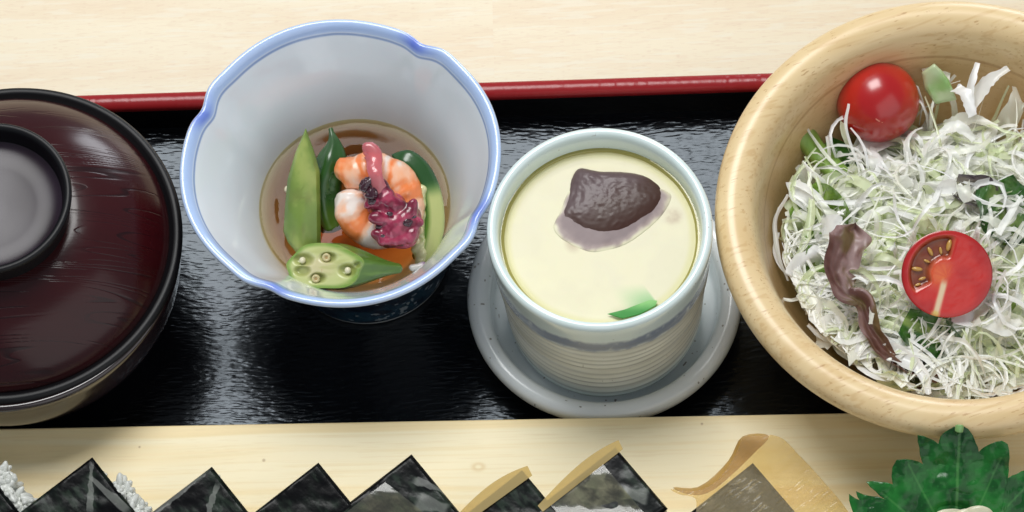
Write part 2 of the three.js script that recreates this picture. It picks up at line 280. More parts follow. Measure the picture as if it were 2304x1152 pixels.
// okra, shrimp and sauce in the porcelain bowl
const vcm = (o) => phys({ vertexColors: true, roughness: .38, clearcoat: .6, clearcoatRoughness: .2, ...o });
const skinA = [116, 142, 58], skinB = [86, 114, 44], skinD = [38, 78, 26];
{
  const flat = vcm({ roughness: .45 });
  const o1 = thing('okra_slice', 'long pale green diamond shaped okra slice at the left edge of the broth', 'okra', [-7.31, 5.6, -.46], VIEW);
  const out = [[.05, 2.31], [.24, 1.61], [.44, .89], [.47, -.48], [.47, -1.87], [-.21, -1.93], [-.48, -1.61], [-.64, -1.24], [-.56, -.16], [-.48, .64], [-.21, 1.53]];
  mesh('body', sheet(out, .3, .16, (x, y) => -.22 * x * x + .2 * (1 - Math.abs(x + .05)) - .03 * y * y + .05 * fbm(x * 3, y * 3), (x, y) => { let c = mix(skinA, [158, 172, 88], ss(.35, .65, fbm(x * 2.4 + 3, y * 1.1, 2))); c = mix(c, [112, 116, 58], .45 * ss(.55, .8, fbm(x * 5, y * 1.6, 7))); return mix(c, skinB, .6 * ss(-.25, -.6, x)); }), flat, o1);
  mesh('tip', sweep([[.05, 2.2, .18], [.06, 2.36, .14]], (t) => .06 * Math.sqrt(1 - t * t * .99), 6, 10, { color: () => [108, 138, 58] }), flat, o1);

  const o2 = thing('okra_slice', 'dark green okra tip with bubbles, standing behind the shrimp', 'okra', [-6.38, 5.2, -1.21], VIEW);
  mesh('body', rough(sweep([[-.02, 1.97, -.1], [.11, 1.38, 0], [.05, .65, .05], [-.16, -.08, .05], [-.12, -.97, 0], [.06, -1.85, -.1]], (t, f) => (.07 + .52 * ss(0, .35, t) * (1 - .35 * ss(.6, 1, t))) * (1 + .07 * Math.cos(5 * f)) * Math.sqrt(Math.max(.0001, 1 - ss(.97, 1, t))), 50, 40, { color: (t, f, p) => mix(mix([34, 74, 24], [48, 92, 34], fbm(p[0] * 3, p[1] * 3, 1)), [96, 132, 46], ss(.62, .9, t) * .9) }), .02, 3), vcm({ roughness: .3 }), o2);
  const bubble = new THREE.SphereGeometry(1, 10, 8), bm = phys({ color: col(215, 235, 215), transmission: 1, thickness: 0, roughness: .05 }), R = rng(5), list = [];
  for (let i = 0; i < 70; i++) { const g = bubble.clone(), r = .025 + .035 * R(), dx = (R() - .5) * .8, y = .6 - R() * 1.3; g.scale(r, r, r); g.translate(-.13 + dx, y, .05 + Math.sqrt(.56 ** 2 - dx * dx)); list.push(g); }
  const bb = mesh('bubbles', mergeGeometries(list), bm, o2); bb.userData.kind = 'stuff';

  // the cut pod in front, seeds showing
  const o3 = thing('okra_slice', 'green okra pod lying across the front, cut slantwise to show round seeds', 'okra', [-6.09, 5.75, 2.5], VIEW);
  const nx = -.36, ny = .1, nw = .92, px = -.55, pw = .05;
  const Rr = (x, f) => { const u = (x + 2.5) / 4.9; return (.2 + .62 * ss(0, .28, u)) * (1 - .8 * ss(.5, 1, u)) * (1 + .07 * Math.cos(5 * f + .6)); };
  const cutX = (f) => { let x = px; for (let i = 0; i < 14; i++) { const r = Rr(x, f); x = .5 * x + .5 * (px - (ny * r * Math.cos(f) + nw * (r * Math.sin(f) - pw)) / nx); } return Math.max(-2.45, x); };
  const body = grid(80, 40, (u, v) => { const f = u * Math.PI * 2, x = lerp(cutX(f), 2.32, v), r = Rr(x, f) * Math.sqrt(Math.max(0, 1 - ss(.96, 1, v))); return [x, r * Math.cos(f) - .02 * x, r * Math.sin(f)]; }, { loop: true, color: (u, v, p) => { let c = mix([88, 120, 42], [64, 98, 32], fbm(p[0] * 1.6, p[1] * 3, p[2] * 3)); c = mix(c, [126, 158, 72], .6 * ss(.5, .8, fbm(p[0] * 1.2 + 4, p[1] * 5, 2))); return mix(c, [150, 172, 90], ss(.05, 0, v)); } });
  mesh('skin', body, vcm({ roughness: .35 }), o3);
  const ch = (x, y) => { let k = 0; for (const [a, b, r] of [[-1.25, .28, .3], [-1.3, -.12, .25], [-.35, .36, .24], [-.72, -.38, .24], [.38, -.1, .3], [.75, .1, .16]]) k = Math.max(k, ss(r * 1.25, r * .5, Math.hypot((x - a) * .8, (y - b) * 1.25))); return k; };
  const face = grid(80, 26, (u, v) => { const f = u * Math.PI * 2, x1 = cutX(f), r1 = Rr(x1, f), x = lerp(x1, -.85, v), y = lerp(r1 * Math.cos(f) - .02 * x1, .03, v), w0 = lerp(r1 * Math.sin(f), 0, v); return [x, y, w0 + .03 - .2 * ch(x, y) * ss(0, .15, v)]; }, { loop: true, color: (u, v, p) => { const k = ch(p[0], p[1]); let c = mix([122, 156, 66], [196, 202, 136], ss(.03, .22, v)); c = mix(c, [206, 198, 150], ss(.35, .8, v)); c = mix(c, [176, 180, 110], .5 * ss(.5, .75, fbm(p[0] * 2, p[1] * 9, 3))); return mix(c, [128, 136, 66], k * .6); } });
  mesh('cut_face', face, vcm({ roughness: .35 }), o3);
  const wAt = (x, y) => pw - (nx * (x - px) + ny * y) / nw;
  const ring = (x, y, r) => { const w = wAt(x, y); const g = paint(sweep(Array.from({ length: 9 }, (_, i) => [x + r * .68 * Math.cos(i / 8 * 6.2831), y + r * .68 * Math.sin(i / 8 * 6.2831), w + .02]), () => r * .36, 24, 8), () => [200, 186, 136]); const c = new THREE.SphereGeometry(r * .55, 14, 10); c.deleteAttribute('uv'); g.deleteAttribute('uv'); c.scale(1, 1, .5); c.translate(x, y, w); paint(c, (a, b) => mix([182, 150, 96], [206, 188, 140], ss(.2, .6, Math.hypot(a - x, b - y) / r))); return mergeGeometries([g, c]); };
  for (const [x, y, r] of [[-.42, .36, .15], [-.5, -.1, .12], [-.8, -.4, .15]]) mesh('seed', ring(x, y, r), vcm({ roughness: .35 }), o3);
  for (const [x, y, r] of [[.36, -.1, .12], [-1.3, .26, .12]]) { const s = new THREE.SphereGeometry(r, 16, 12); s.translate(x, y, wAt(x, y) - .02); mesh('seed', s, phys({ color: col(226, 218, 184), roughness: .3, clearcoat: .8 }), o3); }

  // the split pod on the right
  const o4 = thing('okra_slice', 'split okra pod along the right wall, pale inside facing the shrimp', 'okra', [-2.83, 5.2, .23], VIEW);
  mesh('skin', sweep([[-1.35, 2.15, -.15], [-.5, 1.68, -.1], [-.02, .85, -.05], [.14, -.32, 0], [-.02, -1.2, 0], [-.2, -1.85, -.05]], (t, f) => .46 * Math.sqrt(Math.max(.0004, ss(0, .14, t) * (1 - ss(.97, 1, t)))) * (1 + .06 * Math.cos(5 * f)), 50, 36, { color: (t, f, p) => { const inner = Math.cos(f - 2.6); let c = mix([30, 78, 26], [72, 124, 38], ss(.3, .75, t)); c = mix(c, [120, 156, 62], ss(.6, 1, t) * .6); return mix(c, [188, 196, 122], ss(.1, .5, inner) * ss(.35, .5, t)); } }), vcm({ roughness: .32 }), o4);
  const fr4 = rng(9), fl4 = []; for (let i = 0; i < 26; i++) { const y = .95 - i * .108; fl4.push([-.3 + (fr4() - .5) * .22 - .05 * Math.max(0, -y), y, .34 + (fr4() - .5) * .16, .12 + .1 * fr4()]); }
  mesh('flesh', paint(blobs(fl4, 72, .03), (x, y, z) => mix([214, 212, 158], [150, 166, 78], ss(.4, .68, fbm(x * 5, y * 3, z * 5)))), vcm({ roughness: .22, clearcoat: .9, clearcoatRoughness: .08 }), o4);
  for (const [x, y] of [[-.46, .5], [-.3, .12], [-.44, -.25], [-.3, -.62], [-.44, -1.0]]) { const s = new THREE.SphereGeometry(.13, 14, 10); s.scale(1, 1.1, .8); s.translate(x, y, .6); mesh('seed', s, phys({ color: col(224, 208, 158), roughness: .25, clearcoat: .9 }), o4); }

  const seed = new THREE.SphereGeometry(.14, 16, 12); seed.scale(1, .9, 1.1);
  tag(mesh('okra_seed', seed, phys({ color: col(228, 220, 190), roughness: .35, clearcoat: .6 }), null, [-8.0, 4.78, -1.2]), 'single pale okra seed floating left of the diamond shaped slice', 'seed');

  // shrimp
  const sh = thing('boiled_shrimp', 'peeled boiled shrimp curled up with orange and white bands', 'shrimp', [-4.7, 5.75, -.1], VIEW);
  const path = [[-1.5, .98, 0], [-1.15, 1.06, .1], [-.78, 1.0, .15], [0, .98, .12], [.72, .62, .08], [1.02, -.1, .05], [.8, -.72, .05], [.08, -.98, .1], [-.55, -.72, .15], [-.84, -.12, .24], [-.86, .46, .2]];
  const sg = sweep(path, (t, f) => { let r = lerp(.46, .76, ss(0, .2, t)) * (1 - .1 * ss(.7, 1, t) - .2 * ss(.86, 1, t)); for (const b of [.1, .25, .42, .58, .74, .88]) r *= 1 + .035 * Math.exp(-(((t - b) / .022) ** 2)) - .03 * Math.exp(-(((t - b - .04) / .02) ** 2)); return r * Math.sqrt(Math.max(.0003, Math.min(1, t * 22) * Math.min(1, (1 - t) * 26))); }, 150, 44, {
    color: (t, f, p) => {
      const n = fbm(p[0] * 3.5, p[1] * 3.5, p[2] * 3.5 + 2, 4), or = [248, 138, 74], pale = [252, 194, 158], wh = [246, 232, 222];
      const b = [[0, .75], [.06, .9], [.12, .35], [.2, .75], [.27, .2], [.36, .6], [.43, .95], [.5, .3], [.58, .75], [.66, .25], [.74, .15], [.8, .98], [.86, .7], [.9, .1], [1, 0]]; let k = 0; for (let i = 1; i < b.length; i++) if (t <= b[i][0]) { k = lerp(b[i - 1][1], b[i][1], (t - b[i - 1][0]) / (b[i][0] - b[i - 1][0])); break; }
      k += (n - .5) * .9 + .35 * (vn(f * 1.2 + 3, t * 60, 5) - .5); for (const q of [.16, .31, .47, .62, .8]) k += .5 * Math.exp(-(((t - q - .02 * Math.sin(f * 2)) / .012) ** 2)); let c = mix(wh, pale, ss(.12, .4, k)); c = mix(c, or, ss(.45, .9, k)); return c;
    }
  });
  mesh('body', rough(rough(sg, .035, 5, 3), .07, 1.6, 6), vcm({ roughness: .34, clearcoat: .5 }), sh);

  // sauce
  const sc = thing('plum_sauce', 'glossy pink and purple plum sauce spooned over the curled shrimp', 'sauce', [-4.26, 6.3, .4], VIEW);
  const RR = rng(21), B = [];
  for (const [x, y, r] of [[-.32, .88, .26], [-.1, .55, .3], [-.15, .25, .3], [-.6, .62, .24], [-.55, .2, .28], [.1, .1, .32], [.5, 0, .3], [.92, -.06, .24], [.16, -.4, .36], [-.3, -.45, .28], [.55, -.45, .32], [.9, -.55, .28], [.4, -.85, .34], [.9, -1.0, .24], [-.05, -.95, .3], [.05, -1.28, .24], [-.32, -1.05, .22], [.5, -1.2, .22]]) { const a = RR() * 6.28, l = r * (.5 + .5 * RR()), q = r * (.6 + .22 * RR()), z = .5 + .22 * RR(); for (const k of [-1, 0, 1]) B.push([x + Math.cos(a) * l * k, y + Math.sin(a) * l * k, z + .08 * k * (RR() - .5), q * (1 - .12 * k * k)]); } B.push([.3, -.6, .1, .72], [-.25, .15, .15, .55], [-.55, .6, .2, .4], [.55, -.95, .1, .62], [.75, -.45, .15, .5], [.05, -1.05, .1, .45], [.2, -.1, .2, .55]);
  const sg2 = rough(blobs(B, 90, .045), .06, 2.4, 3);
  paint(sg2, (x, y, z) => { const n = fbm(x * 2.6 + 5, y * 2.6, z * 2.6, 3), n2 = fbm(x * 6, y * 6 + 2, z * 6, 2); let c = mix([140, 24, 60], [198, 66, 102], ss(.36, .64, n)); c = mix(c, [88, 14, 42], ss(.42, .28, fbm(x * 2 + 3, y * 2, z * 2 + 8, 2)) * .85); return mix(c, [226, 140, 156], ss(.6, .8, n2) * .5); });
  mesh('pulp', sg2, phys({ vertexColors: true, roughness: .32, clearcoat: .8, clearcoatRoughness: .1, transmission: .3, thickness: 0 }), sc);
  const jel = phys({ color: col(236, 136, 142), roughness: .22, clearcoat: 1, clearcoatRoughness: .08, transmission: .45, thickness: 0 });
  mesh('jelly_strip', rough(sweep([[-.86, 1.86, .3], [-.6, 1.94, .35], [-.46, 1.6, .45], [-.4, 1.1, .75], [-.22, .62, .7], [.02, .3, .66]], (t, f) => (.3 - .1 * t) * Math.sqrt(Math.max(.0004, Math.min(1, t * 14) * Math.min(1, (1 - t) * 8))) * (1 + .1 * Math.cos(2 * f)), 40, 24, { flat: .6 }), .09, 2.2, 1), jel, sc);
  for (const [x, y, z, r, q] of [[-.72, .78, .66, .3, 1], [-.55, .42, .76, .26, 2], [-.48, .14, .72, .17, 5], [.74, -.6, .78, .18, 3], [.88, -.42, .7, .15, 6], [-.18, -1.1, .6, .2, 4], [-.3, -.75, .6, .14, 7], [.12, -.3, .9, .12, 8]]) { const g = new THREE.IcosahedronGeometry(r, 5); g.deleteAttribute('uv'); const h = mergeVertices(g, 1e-4); h.computeVertexNormals(); h.scale(1, .8, .7); rough(h, r * .55, 5, q * 3); h.translate(x, y, z); mesh('dark_flake', h, phys({ color: col(58, 12, 30), roughness: .25, clearcoat: 1, clearcoatRoughness: .1 }), sc); }
  const frag = rough(sweep([[-.3, 0, 0], [0, .05, .05], [.35, .12, 0]], (t) => .13 * Math.sqrt(Math.max(.001, Math.min(1, t * 6) * Math.min(1, (1 - t) * 6))), 16, 12, { color: (t) => mix([226, 224, 216], [150, 120, 150], ss(.6, .9, t)) }), .05, 4);
  const fr = thing('onion_scrap', 'small pale purple scrap stuck to the wall right of the cut okra pod', 'garnish', [-3.3, 5.2, 2.4], VIEW); mesh('flesh', frag, vcm({ roughness: .3 }), fr);
}

// ---------------------------------------------------------------- steamed custard cup on its saucer
const CUP = [3.40, 1.4, 2.82];
{
  const speck = (pr, base, dark, amt, seed) => revTex(pr, 1024, 512, (th, s) => { const x = Math.cos(th), z = Math.sin(th), n = vn(x * 32 + seed, s * 8, z * 32), m = fbm(x * 2, s * .8, z * 2 + seed); let c = mix(base, base.map((v) => v - 10), m); return mix(c, dark, amt * ss(.9, .955, n)); });
  const sa = thing('saucer', 'grey speckled stoneware saucer with thick rolled rim under the custard cup', 'saucer', [3.40, .8, 2.6]);
  const sp = profile([[0, .1], [2.6, .1], [2.7, 0], [3.0, 0], [3.1, .2], [4.1, .55], [4.72, 1.05], [4.98, 1.5], [5.03, 1.8], [4.93, 2.05], [4.66, 2.14], [4.38, 2.03], [4.24, 1.75], [4.18, 1.2], [4.05, .78], [3.6, .62], [2, .6], [0, .6]], 140);
  mesh('body', revolve(sp, 180), phys({ map: speck(sp, [238, 244, 246], [96, 88, 78], .75, 3), roughness: .3, clearcoat: .6, clearcoatRoughness: .15 }), sa);
  const cu = thing('custard_cup', 'pale celadon cup with a brushed grey blue band, full of yellow custard', 'cup', CUP);
  const cp = profile([[0, .12], [2.75, .12], [2.85, 0], [3.15, 0], [3.38, .18], [3.5, .6], [3.6, 2], [3.68, 3.4], [3.83, 4.9], [3.93, 6.2], [3.97, 6.9], [3.95, 7.12], [3.84, 7.22], [3.7, 7.2], [3.6, 7.05], [3.53, 6.6], [3.45, 5.6], [3.2, 3], [2.7, .9], [0, .7]], 300);
  const ridges = revolve(cp, 200, (r, y, th, s) => { const out = s < -.5 ? ss(5.6, 4.4, y) * ss(.1, .4, y) : 0; const k = r + out * (.03 * Math.sin(y * 13.5 + .35 * Math.sin(th * 2) + .5 * Math.sin(y * 3)) + .012 * Math.sin(y * 31 + th)); return [k * Math.cos(th) - .05 * y / 7.2, y, k * Math.sin(th) - .1 * y / 7.2]; });
  const cmap = revTex(cp, 2048, 1024, (th, s, r, y) => {
    const x = Math.cos(th), z = Math.sin(th), n = fbm(x * 5, s * 1.5, z * 5, 3); let c = mix([232, 246, 246], [224, 240, 236], n);
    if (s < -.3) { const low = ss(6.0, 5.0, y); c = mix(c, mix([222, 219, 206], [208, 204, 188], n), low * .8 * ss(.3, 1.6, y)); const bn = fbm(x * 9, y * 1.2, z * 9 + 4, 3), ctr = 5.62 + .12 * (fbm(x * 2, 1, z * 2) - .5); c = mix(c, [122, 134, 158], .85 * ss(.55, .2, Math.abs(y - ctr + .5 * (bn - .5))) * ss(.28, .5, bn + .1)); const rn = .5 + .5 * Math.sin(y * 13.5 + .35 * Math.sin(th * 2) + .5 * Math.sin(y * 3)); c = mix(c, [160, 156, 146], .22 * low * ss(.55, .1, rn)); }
    const sk = vn(x * 40, s * 9, z * 40); return mix(c, [120, 112, 96], .4 * ss(.93, .97, sk));
  });
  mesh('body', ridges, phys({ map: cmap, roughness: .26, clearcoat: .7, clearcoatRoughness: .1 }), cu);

  const cs = thing('steamed_custard', 'smooth pale yellow savoury custard filling the celadon cup', 'custard', [CUP[0] - .05, 7.7, CUP[2] - .1]);
  const cm = tex(1024, 1024, (u, v) => {
    const x = (u - .5) * 7.2, z = (v - .5) * 7.2, r = Math.hypot(x, z); let c = mix([233, 227, 198], [229, 221, 186], fbm(x * .9, z * .9, 2)); c = mix(c, [240, 234, 196], .4 * ss(.45, .7, fbm(x * .8, z * .9, 4)));
    const st = ss(.9, .1, Math.hypot((x + .55) / .5, (z + 2.25) / .75)) * fbm(x * 3, z * 3, 7) * 1.4 + ss(1, .2, Math.hypot((x - 2.6) / .5, (z + .75) / .45)) * fbm(x * 4, z * 4, 1) * .8 + ss(1, .1, Math.hypot((x + .95) / .42, (z - .1) / .55)) * .5;
    c = mix(c, [150, 116, 92], .75 * st);
    const tx = 1.45, tz = 1.85, ex = 1.98, ez = 2.75, side = (ex - tx) * (z - tz) - (ez - tz) * (x - tx), dEdge = side / Math.hypot(ex - tx, ez - tz); // a sunk leaf shows through, sharp on one side
    c = mix(c, [140, 198, 128], .95 * ss(-.04, .06, dEdge) * ss(1.25, .1, dEdge) * ss(tz - .1, tz + .9, z));
    c = mix(c, [220, 214, 152], .65 * ss(3.05, 3.3, r + .06 * (fbm(x * 2, z * 2, 5) - .5))); return c;
  });
  const surf = grid(120, 40, (u, v) => { const th = u * Math.PI * 2, r = 3.56 * (1 - v); const x = r * Math.cos(th), z = r * Math.sin(th); return [x, .12 * Math.exp(-v * 30) + .012 * Math.exp(-(((r - 3.12) / .05) ** 2)) + .012 * (fbm(x, z, 3) - .5) - .05 * Math.exp(-((Math.hypot(x - .55, z + 1.25) / 1.2) ** 2)), z]; }, { loop: true, flip: true, uv: (u, v, p) => [p[0] / 7.2 + .5, p[2] / 7.2 + .5] });
  const deep = revolve(profile([[3.56, .1], [3.4, -1], [3.1, -3], [2.6, -5.4], [0, -5.4]], 20), 60);
  mesh('surface', surf, phys({ map: cm, roughness: .5, specularIntensity: .25, clearcoat: .22, clearcoatRoughness: .1 }), cs);
  mesh('depth', deep, phys({ color: col(244, 234, 188), roughness: .6 }), cs);
  const ring = []; for (let i = 0; i <= 40; i++) { const f = i / 40 * Math.PI * 2; ring.push([3.5 * Math.cos(f), .06, 3.5 * Math.sin(f)]); }
  mesh('broth_edge', grid(120, 8, (u, v) => { const th = u * Math.PI * 2, a = v * Math.PI, r = 3.46 - .1 * Math.cos(a) + .03 * fbm(Math.cos(th) * 6, Math.sin(th) * 6, 2); return [r * Math.cos(th), .055 + .05 * Math.sin(a) + .05 * v, r * Math.sin(th)]; }, { loop: true }), phys({ color: col(206, 200, 120), roughness: .08, transmission: .55, thickness: 0, clearcoat: 1 }), cs);

  const mu = thing('shiitake_slice', 'dark brown wrinkled shiitake mushroom slice set into the custard', 'mushroom', [3.72, 7.6, 1.26], new THREE.Euler(rad(-90), 0, rad(-4)));
  const f = 1.1;   // the custard lies flat: depth runs along the slice's own y
  const mo = [[-1.0, .98], [-.32, .9], [.39, .9], [1.02, .82], [1.54, .57], [1.86, .24], [1.73, -.16], [1.34, -.55], [.71, -.95], [0, -1.18], [-.71, -1.1], [-1.34, -.79], [-1.61, -.55], [-1.39, .16], [-1.21, .71]].map(([x, y]) => [x * 1.13, y * f * 1.2 - .02]);
  const cap = starDome(mo, 140, 60, (q, x, y) => -.12 + .44 * Math.sqrt(Math.max(0, 1 - q ** 2.6)) * (1 + .12 * y) + .1 * ss(.3, 1, y) + .025 * (fbm(x * 1.6, y * 1.6, 4, 2) - .5) + .05 * (fbm(x * 5, y * 5, 4, 3) - .5) * ss(.8, -.4, .45 * x - .75 * y) + .012 * (vn(x * 9, y * 9, 2) - .5));
  paint(cap, (x, y, z) => { const n = fbm(x * 1.3, y * 1.3, 6, 2), e = .45 * x - .75 * y; let c = mix([98, 80, 82], [72, 48, 40], ss(-.5, .5, e + .8 * (n - .5))); c = mix(c, [62, 30, 20], .85 * ss(.55, 1.1, e + .3 * (n - .5))); return mix(c, [58, 34, 30], .6 * ss(.12, .0, z)); });
  mesh('cap', cap, phys({ vertexColors: true, roughness: .42, specularIntensity: .8, clearcoat: .12, clearcoatRoughness: .15 }), mu);
  const go = [[1.54, .57], [1.97, .42], [2.2, .22], [1.95, -.36], [1.36, -.98], [.55, -1.54], [-.5, -1.8], [-1.3, -1.55], [-1.92, -1.02], [-1.72, -.4], [-1.45, .3], [-.9, .95], [.3, .9]].map(([x, y], i) => [x * 1.03, y * f * 1.04 - .03]);
  const gill = starDome(go, 160, 40, (q, x, y) => .085 + .06 * Math.sqrt(Math.max(0, 1 - q ** 3)) + .03 * (fbm(x * 2, y * 2, 8) - .5) - .1 * ss(.97, 1, q), { color: (u, v, p) => { const n = fbm(p[0] * 3, p[1] * 3, 3), e = v + .16 * (fbm(p[0] * 2.6, p[1] * 2.6, 9) - .5); return mix(mix([231, 226, 194], [166, 148, 142], ss(.02, .12, e)), mix([134, 114, 114], [110, 91, 92], n), ss(.07, .22, e)); } });
  mesh('gill_edge', gill, phys({ vertexColors: true, roughness: .45, specularIntensity: .4, clearcoat: .25, clearcoatRoughness: .2 }), mu);

  const he = thing('herb_leaf', 'green herb leaf half sunk in the custard against the cup wall', 'leaf', [4.72, 7.79, 5.3], new THREE.Euler(rad(-90), 0, 0));
  mesh('blade', sheet([[-1.2, -.42], [-.7, -.62], [-.1, -.5], [.45, -.2], [.52, -.02], [.3, .02], [-.1, -.12], [-.6, -.3]], .03, .15, (x, y) => .05 - .03 * x * x, (x, y) => mix([66, 148, 68], [150, 206, 128], ss(-.4, .1, y + .2 * fbm(x * 3, y * 3, 2)))), phys({ vertexColors: true, roughness: .5, specularIntensity: .4 }), he);
}

// ---------------------------------------------------------------- wooden salad bowl
const SB = [15.95, .8, 2.25];
const sbp = profile([[0, .15], [4.3, .1], [4.6, 0], [4.9, .25], [5.8, 1.2], [6.9, 2.8], [7.75, 4.7], [8.3, 5.9], [8.52, 6.6], [8.38, 7.0], [8.0, 7.2], [7.6, 7.16], [7.25, 6.9], [7.02, 6.4], [6.86, 5.7], [6.5, 4.4], [5.9, 3.0], [5.1, 1.9], [4.2, 1.35], [3, 1.2], [0, 1.15]], 300);
{
  const t = thing('salad_bowl', 'turned pale wooden bowl with a thick rounded rim, filled with salad', 'bowl', SB);
  const wood = (x, y, z) => {
    const wx = .6 * (fbm(x * .25, y * .25, z * .25 + 4, 2) - .5), d = Math.hypot(y + 9 + 1.6 * wx, z * .82 + x * .3 + 7 + 2 * wx) + .1 * x;
    const ring = d * 1.1 + .9 * fbm(x * .3, y * .3, z * .3), f = .5 + .5 * Math.sin(ring * 6.283), a = x * .94 - z * .3, b = z * .94 + x * .3;
    let c = mix([238, 211, 162], [227, 194, 140], f * .55); c = mix(c, [240, 214, 166], .5 * ss(.4, .7, fbm(x * .4, y * .4, z * .4 + 9)));
    const fib = fbm(a * .5, b * 9, y * 9, 2); c = mix(c, [206, 166, 110], .4 * ss(.5, .8, fib));
    const pore = vn(a * 2.6, b * 24, y * 24 + 3); c = mix(c, [172, 124, 76], .55 * ss(.82, .95, pore)); return c;
  };
  const map = revTex(sbp, 2048, 1024, (th, s, r, y) => {
    const x = r * Math.cos(th), z = r * Math.sin(th); let c = wood(x, y, z);
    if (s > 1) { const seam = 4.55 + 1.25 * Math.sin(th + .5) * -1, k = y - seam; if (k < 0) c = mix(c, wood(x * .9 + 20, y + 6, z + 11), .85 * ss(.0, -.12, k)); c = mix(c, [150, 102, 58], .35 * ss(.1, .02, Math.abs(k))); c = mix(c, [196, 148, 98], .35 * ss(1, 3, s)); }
    return c;
  });
  mesh('body', revolve(sbp, 260), phys({ map, roughness: .34, clearcoat: .35, clearcoatRoughness: .25 }), t);
}
// ---- salad
const HC = [15.2, 2.9];
const heap = (x, z) => { const dx = (x - HC[0]) / 5.9, dz = (z - HC[1]) / 5.6, d = dx * dx + dz * dz; return 6.5 + .16 * Math.max(-1, x - 15.2) - 2.0 * d + .9 * (fbm(x * .55, z * .55, 5, 3) - .5) - 1.1 * ss(.1, -1.5, z + 2.2) ; };
const wallR = (h) => { const y = h - .8; return lerp(4.4, 6.75, Math.sqrt(Math.min(1, Math.max(0, (y - 1.2) / 4.4)))); };
const inBowl = (x, z, h) => { const dx = x - SB[0], dz = z - SB[2], d = Math.hypot(dx, dz), m = wallR(h) - .12 - .35 * ss(0, -5, dx); return d > m ? [SB[0] + dx * m / d, SB[2] + dz * m / d] : [x, z]; };
{
  const cab = thing('shredded_cabbage', 'heap of white and pale green shredded cabbage filling the wooden bowl', 'cabbage', [0, 0, 0]);
  const cmat = [[255, 255, 250], [253, 254, 242], [242, 250, 214], [255, 255, 253]].map((c, i) => phys({ color: col(...c), roughness: .38, transmission: [.3, .36, .42, .24][i], thickness: 0, clearcoat: .35, clearcoatRoughness: .25 }));
  const core = grid(90, 30, (u, v) => { const th = u * Math.PI * 2; let x = HC[0] + 5.2 * (1 - v) * Math.cos(th), z = HC[1] + 4.9 * (1 - v) * Math.sin(th); const h = heap(x, z) - .5 + .6 * (fbm(x * 2, z * 2, 1) - .5) - 1.5 * ss(.25, 0, v);[x, z] = inBowl(x, z, h); return [x, h, z]; }, { loop: true, flip: true });
  mesh('underlayer', paint(core, (x, y, z) => mix([178, 204, 108], [242, 249, 216], ss(.34, .62, fbm(x * 1.3, z * 1.3, 4)))), phys({ vertexColors: true, roughness: .6 }), cab);
  const R = rng(77), one = (x, z, L, w, lift, curl, wild) => {
    const n = 9, pts = []; let a = R() * 6.283, k = (R() - .5) * curl, px = x - Math.cos(a) * L / 2, pz = z - Math.sin(a) * L / 2, dk = (R() - .5) * curl * .9, ph = R() * 6, wv = .05 + wild * R();
    for (let i = 0; i <= n; i++) { let h = Math.min(heap(px, pz), heap(x, z) + .5) + lift + wv * Math.sin(ph + i * (.7 + .5 * R())) + (i === 0 || i === n ? wild * .5 * (R() - .3) : 0); h = Math.max(h, 2.4); const d = Math.hypot(px - SB[0], pz - SB[2]); h = Math.max(h, 2.2 + 3.6 * ss(5.0, 6.7, d)); if (Math.hypot(px - 15.45, pz - 4.5) < 2) h = Math.min(h, 6.3); pts.push([px, h, pz]); a += k * L / n; k += dk / n + (R() - .5) * .25; px += Math.cos(a) * L / n; pz += Math.sin(a) * L / n; }
    let ex = 0, vx = 0, vz = 0; for (const q of pts) { const [ix, iz] = inBowl(q[0], q[2], q[1]), d = Math.hypot(ix - q[0], iz - q[2]); if (d > ex) { ex = d; vx = ix - q[0]; vz = iz - q[2]; } }
    const slip = 1 + .25 * R(); for (const q of pts) { q[0] += vx * slip; q[2] += vz * slip; [q[0], q[2]] = inBowl(q[0], q[2], q[1]); }
    const t0 = R() * 3.14, t1 = (R() - .5) * 3.2, tip = R() < .6, fat = .7 + .6 * R(), wp = R() * 6;
    return ribbon(pts, (t) => w * (tip ? .3 + .7 * Math.sin(Math.PI * Math.min(1, .1 + t * .95)) : .75 + .25 * Math.sin(t * 9 + wp)) * (.8 + .35 * Math.sin(t * 5 * fat + wp)), (R() - .3) * 1.3, (t) => (t0 - 1.57) * .5 + t1 * t * .6, R() * 50, 13, .45);
  };
  const spot = (edge) => { for (;;) { const d = edge ? .78 + .3 * R() : Math.sqrt(R()) * .98, th = R() * 6.283, x = HC[0] + 5.7 * d * Math.cos(th), z = HC[1] + 5.3 * d * Math.sin(th); if (edge && x < 11.6 && z < -.6 && R() < .9) continue; if (z < -1.8 && x < 13.2) continue; if (x > 20.5) continue; if (Math.hypot(x - 11.2, z + 1.6) < 1.5) continue; return [x, z]; } };
  const rest = [[], [], [], []];
  for (let i = 0; i < 560; i++) { const [x, z] = spot(R() < .25), wide = R() < .38, g = one(x, z, wide ? 1.2 + 1.8 * R() : 2 + 3.2 * R(), wide ? (.5 + .6 * R()) : .16 + .18 * R(), -.45 + .5 * R(), 1.9, .24); rest[Math.floor(R() * 4)].push(g); }
  rest.forEach((l, i) => { mesh('loose_shreds', mergeGeometries(l), cmat[[0, 1, 2, 1][i]], cab).userData.kind = 'stuff'; });
  for (let i = 0; i < 270; i++) { const e = R() < .38, [x, z] = spot(e), wide = R() < .3; mesh('shred', one(x, z, wide ? 1.6 + 2 * R() : 2.8 + 3.6 * R(), wide ? .45 + .55 * R() : .13 + .13 * R(), wide ? .05 + .2 * R() : .15 + .45 * R(), 2.3, .42), cmat[[0, 3, 3, 1, 0, 2][Math.floor(R() * 6)]], cab); }
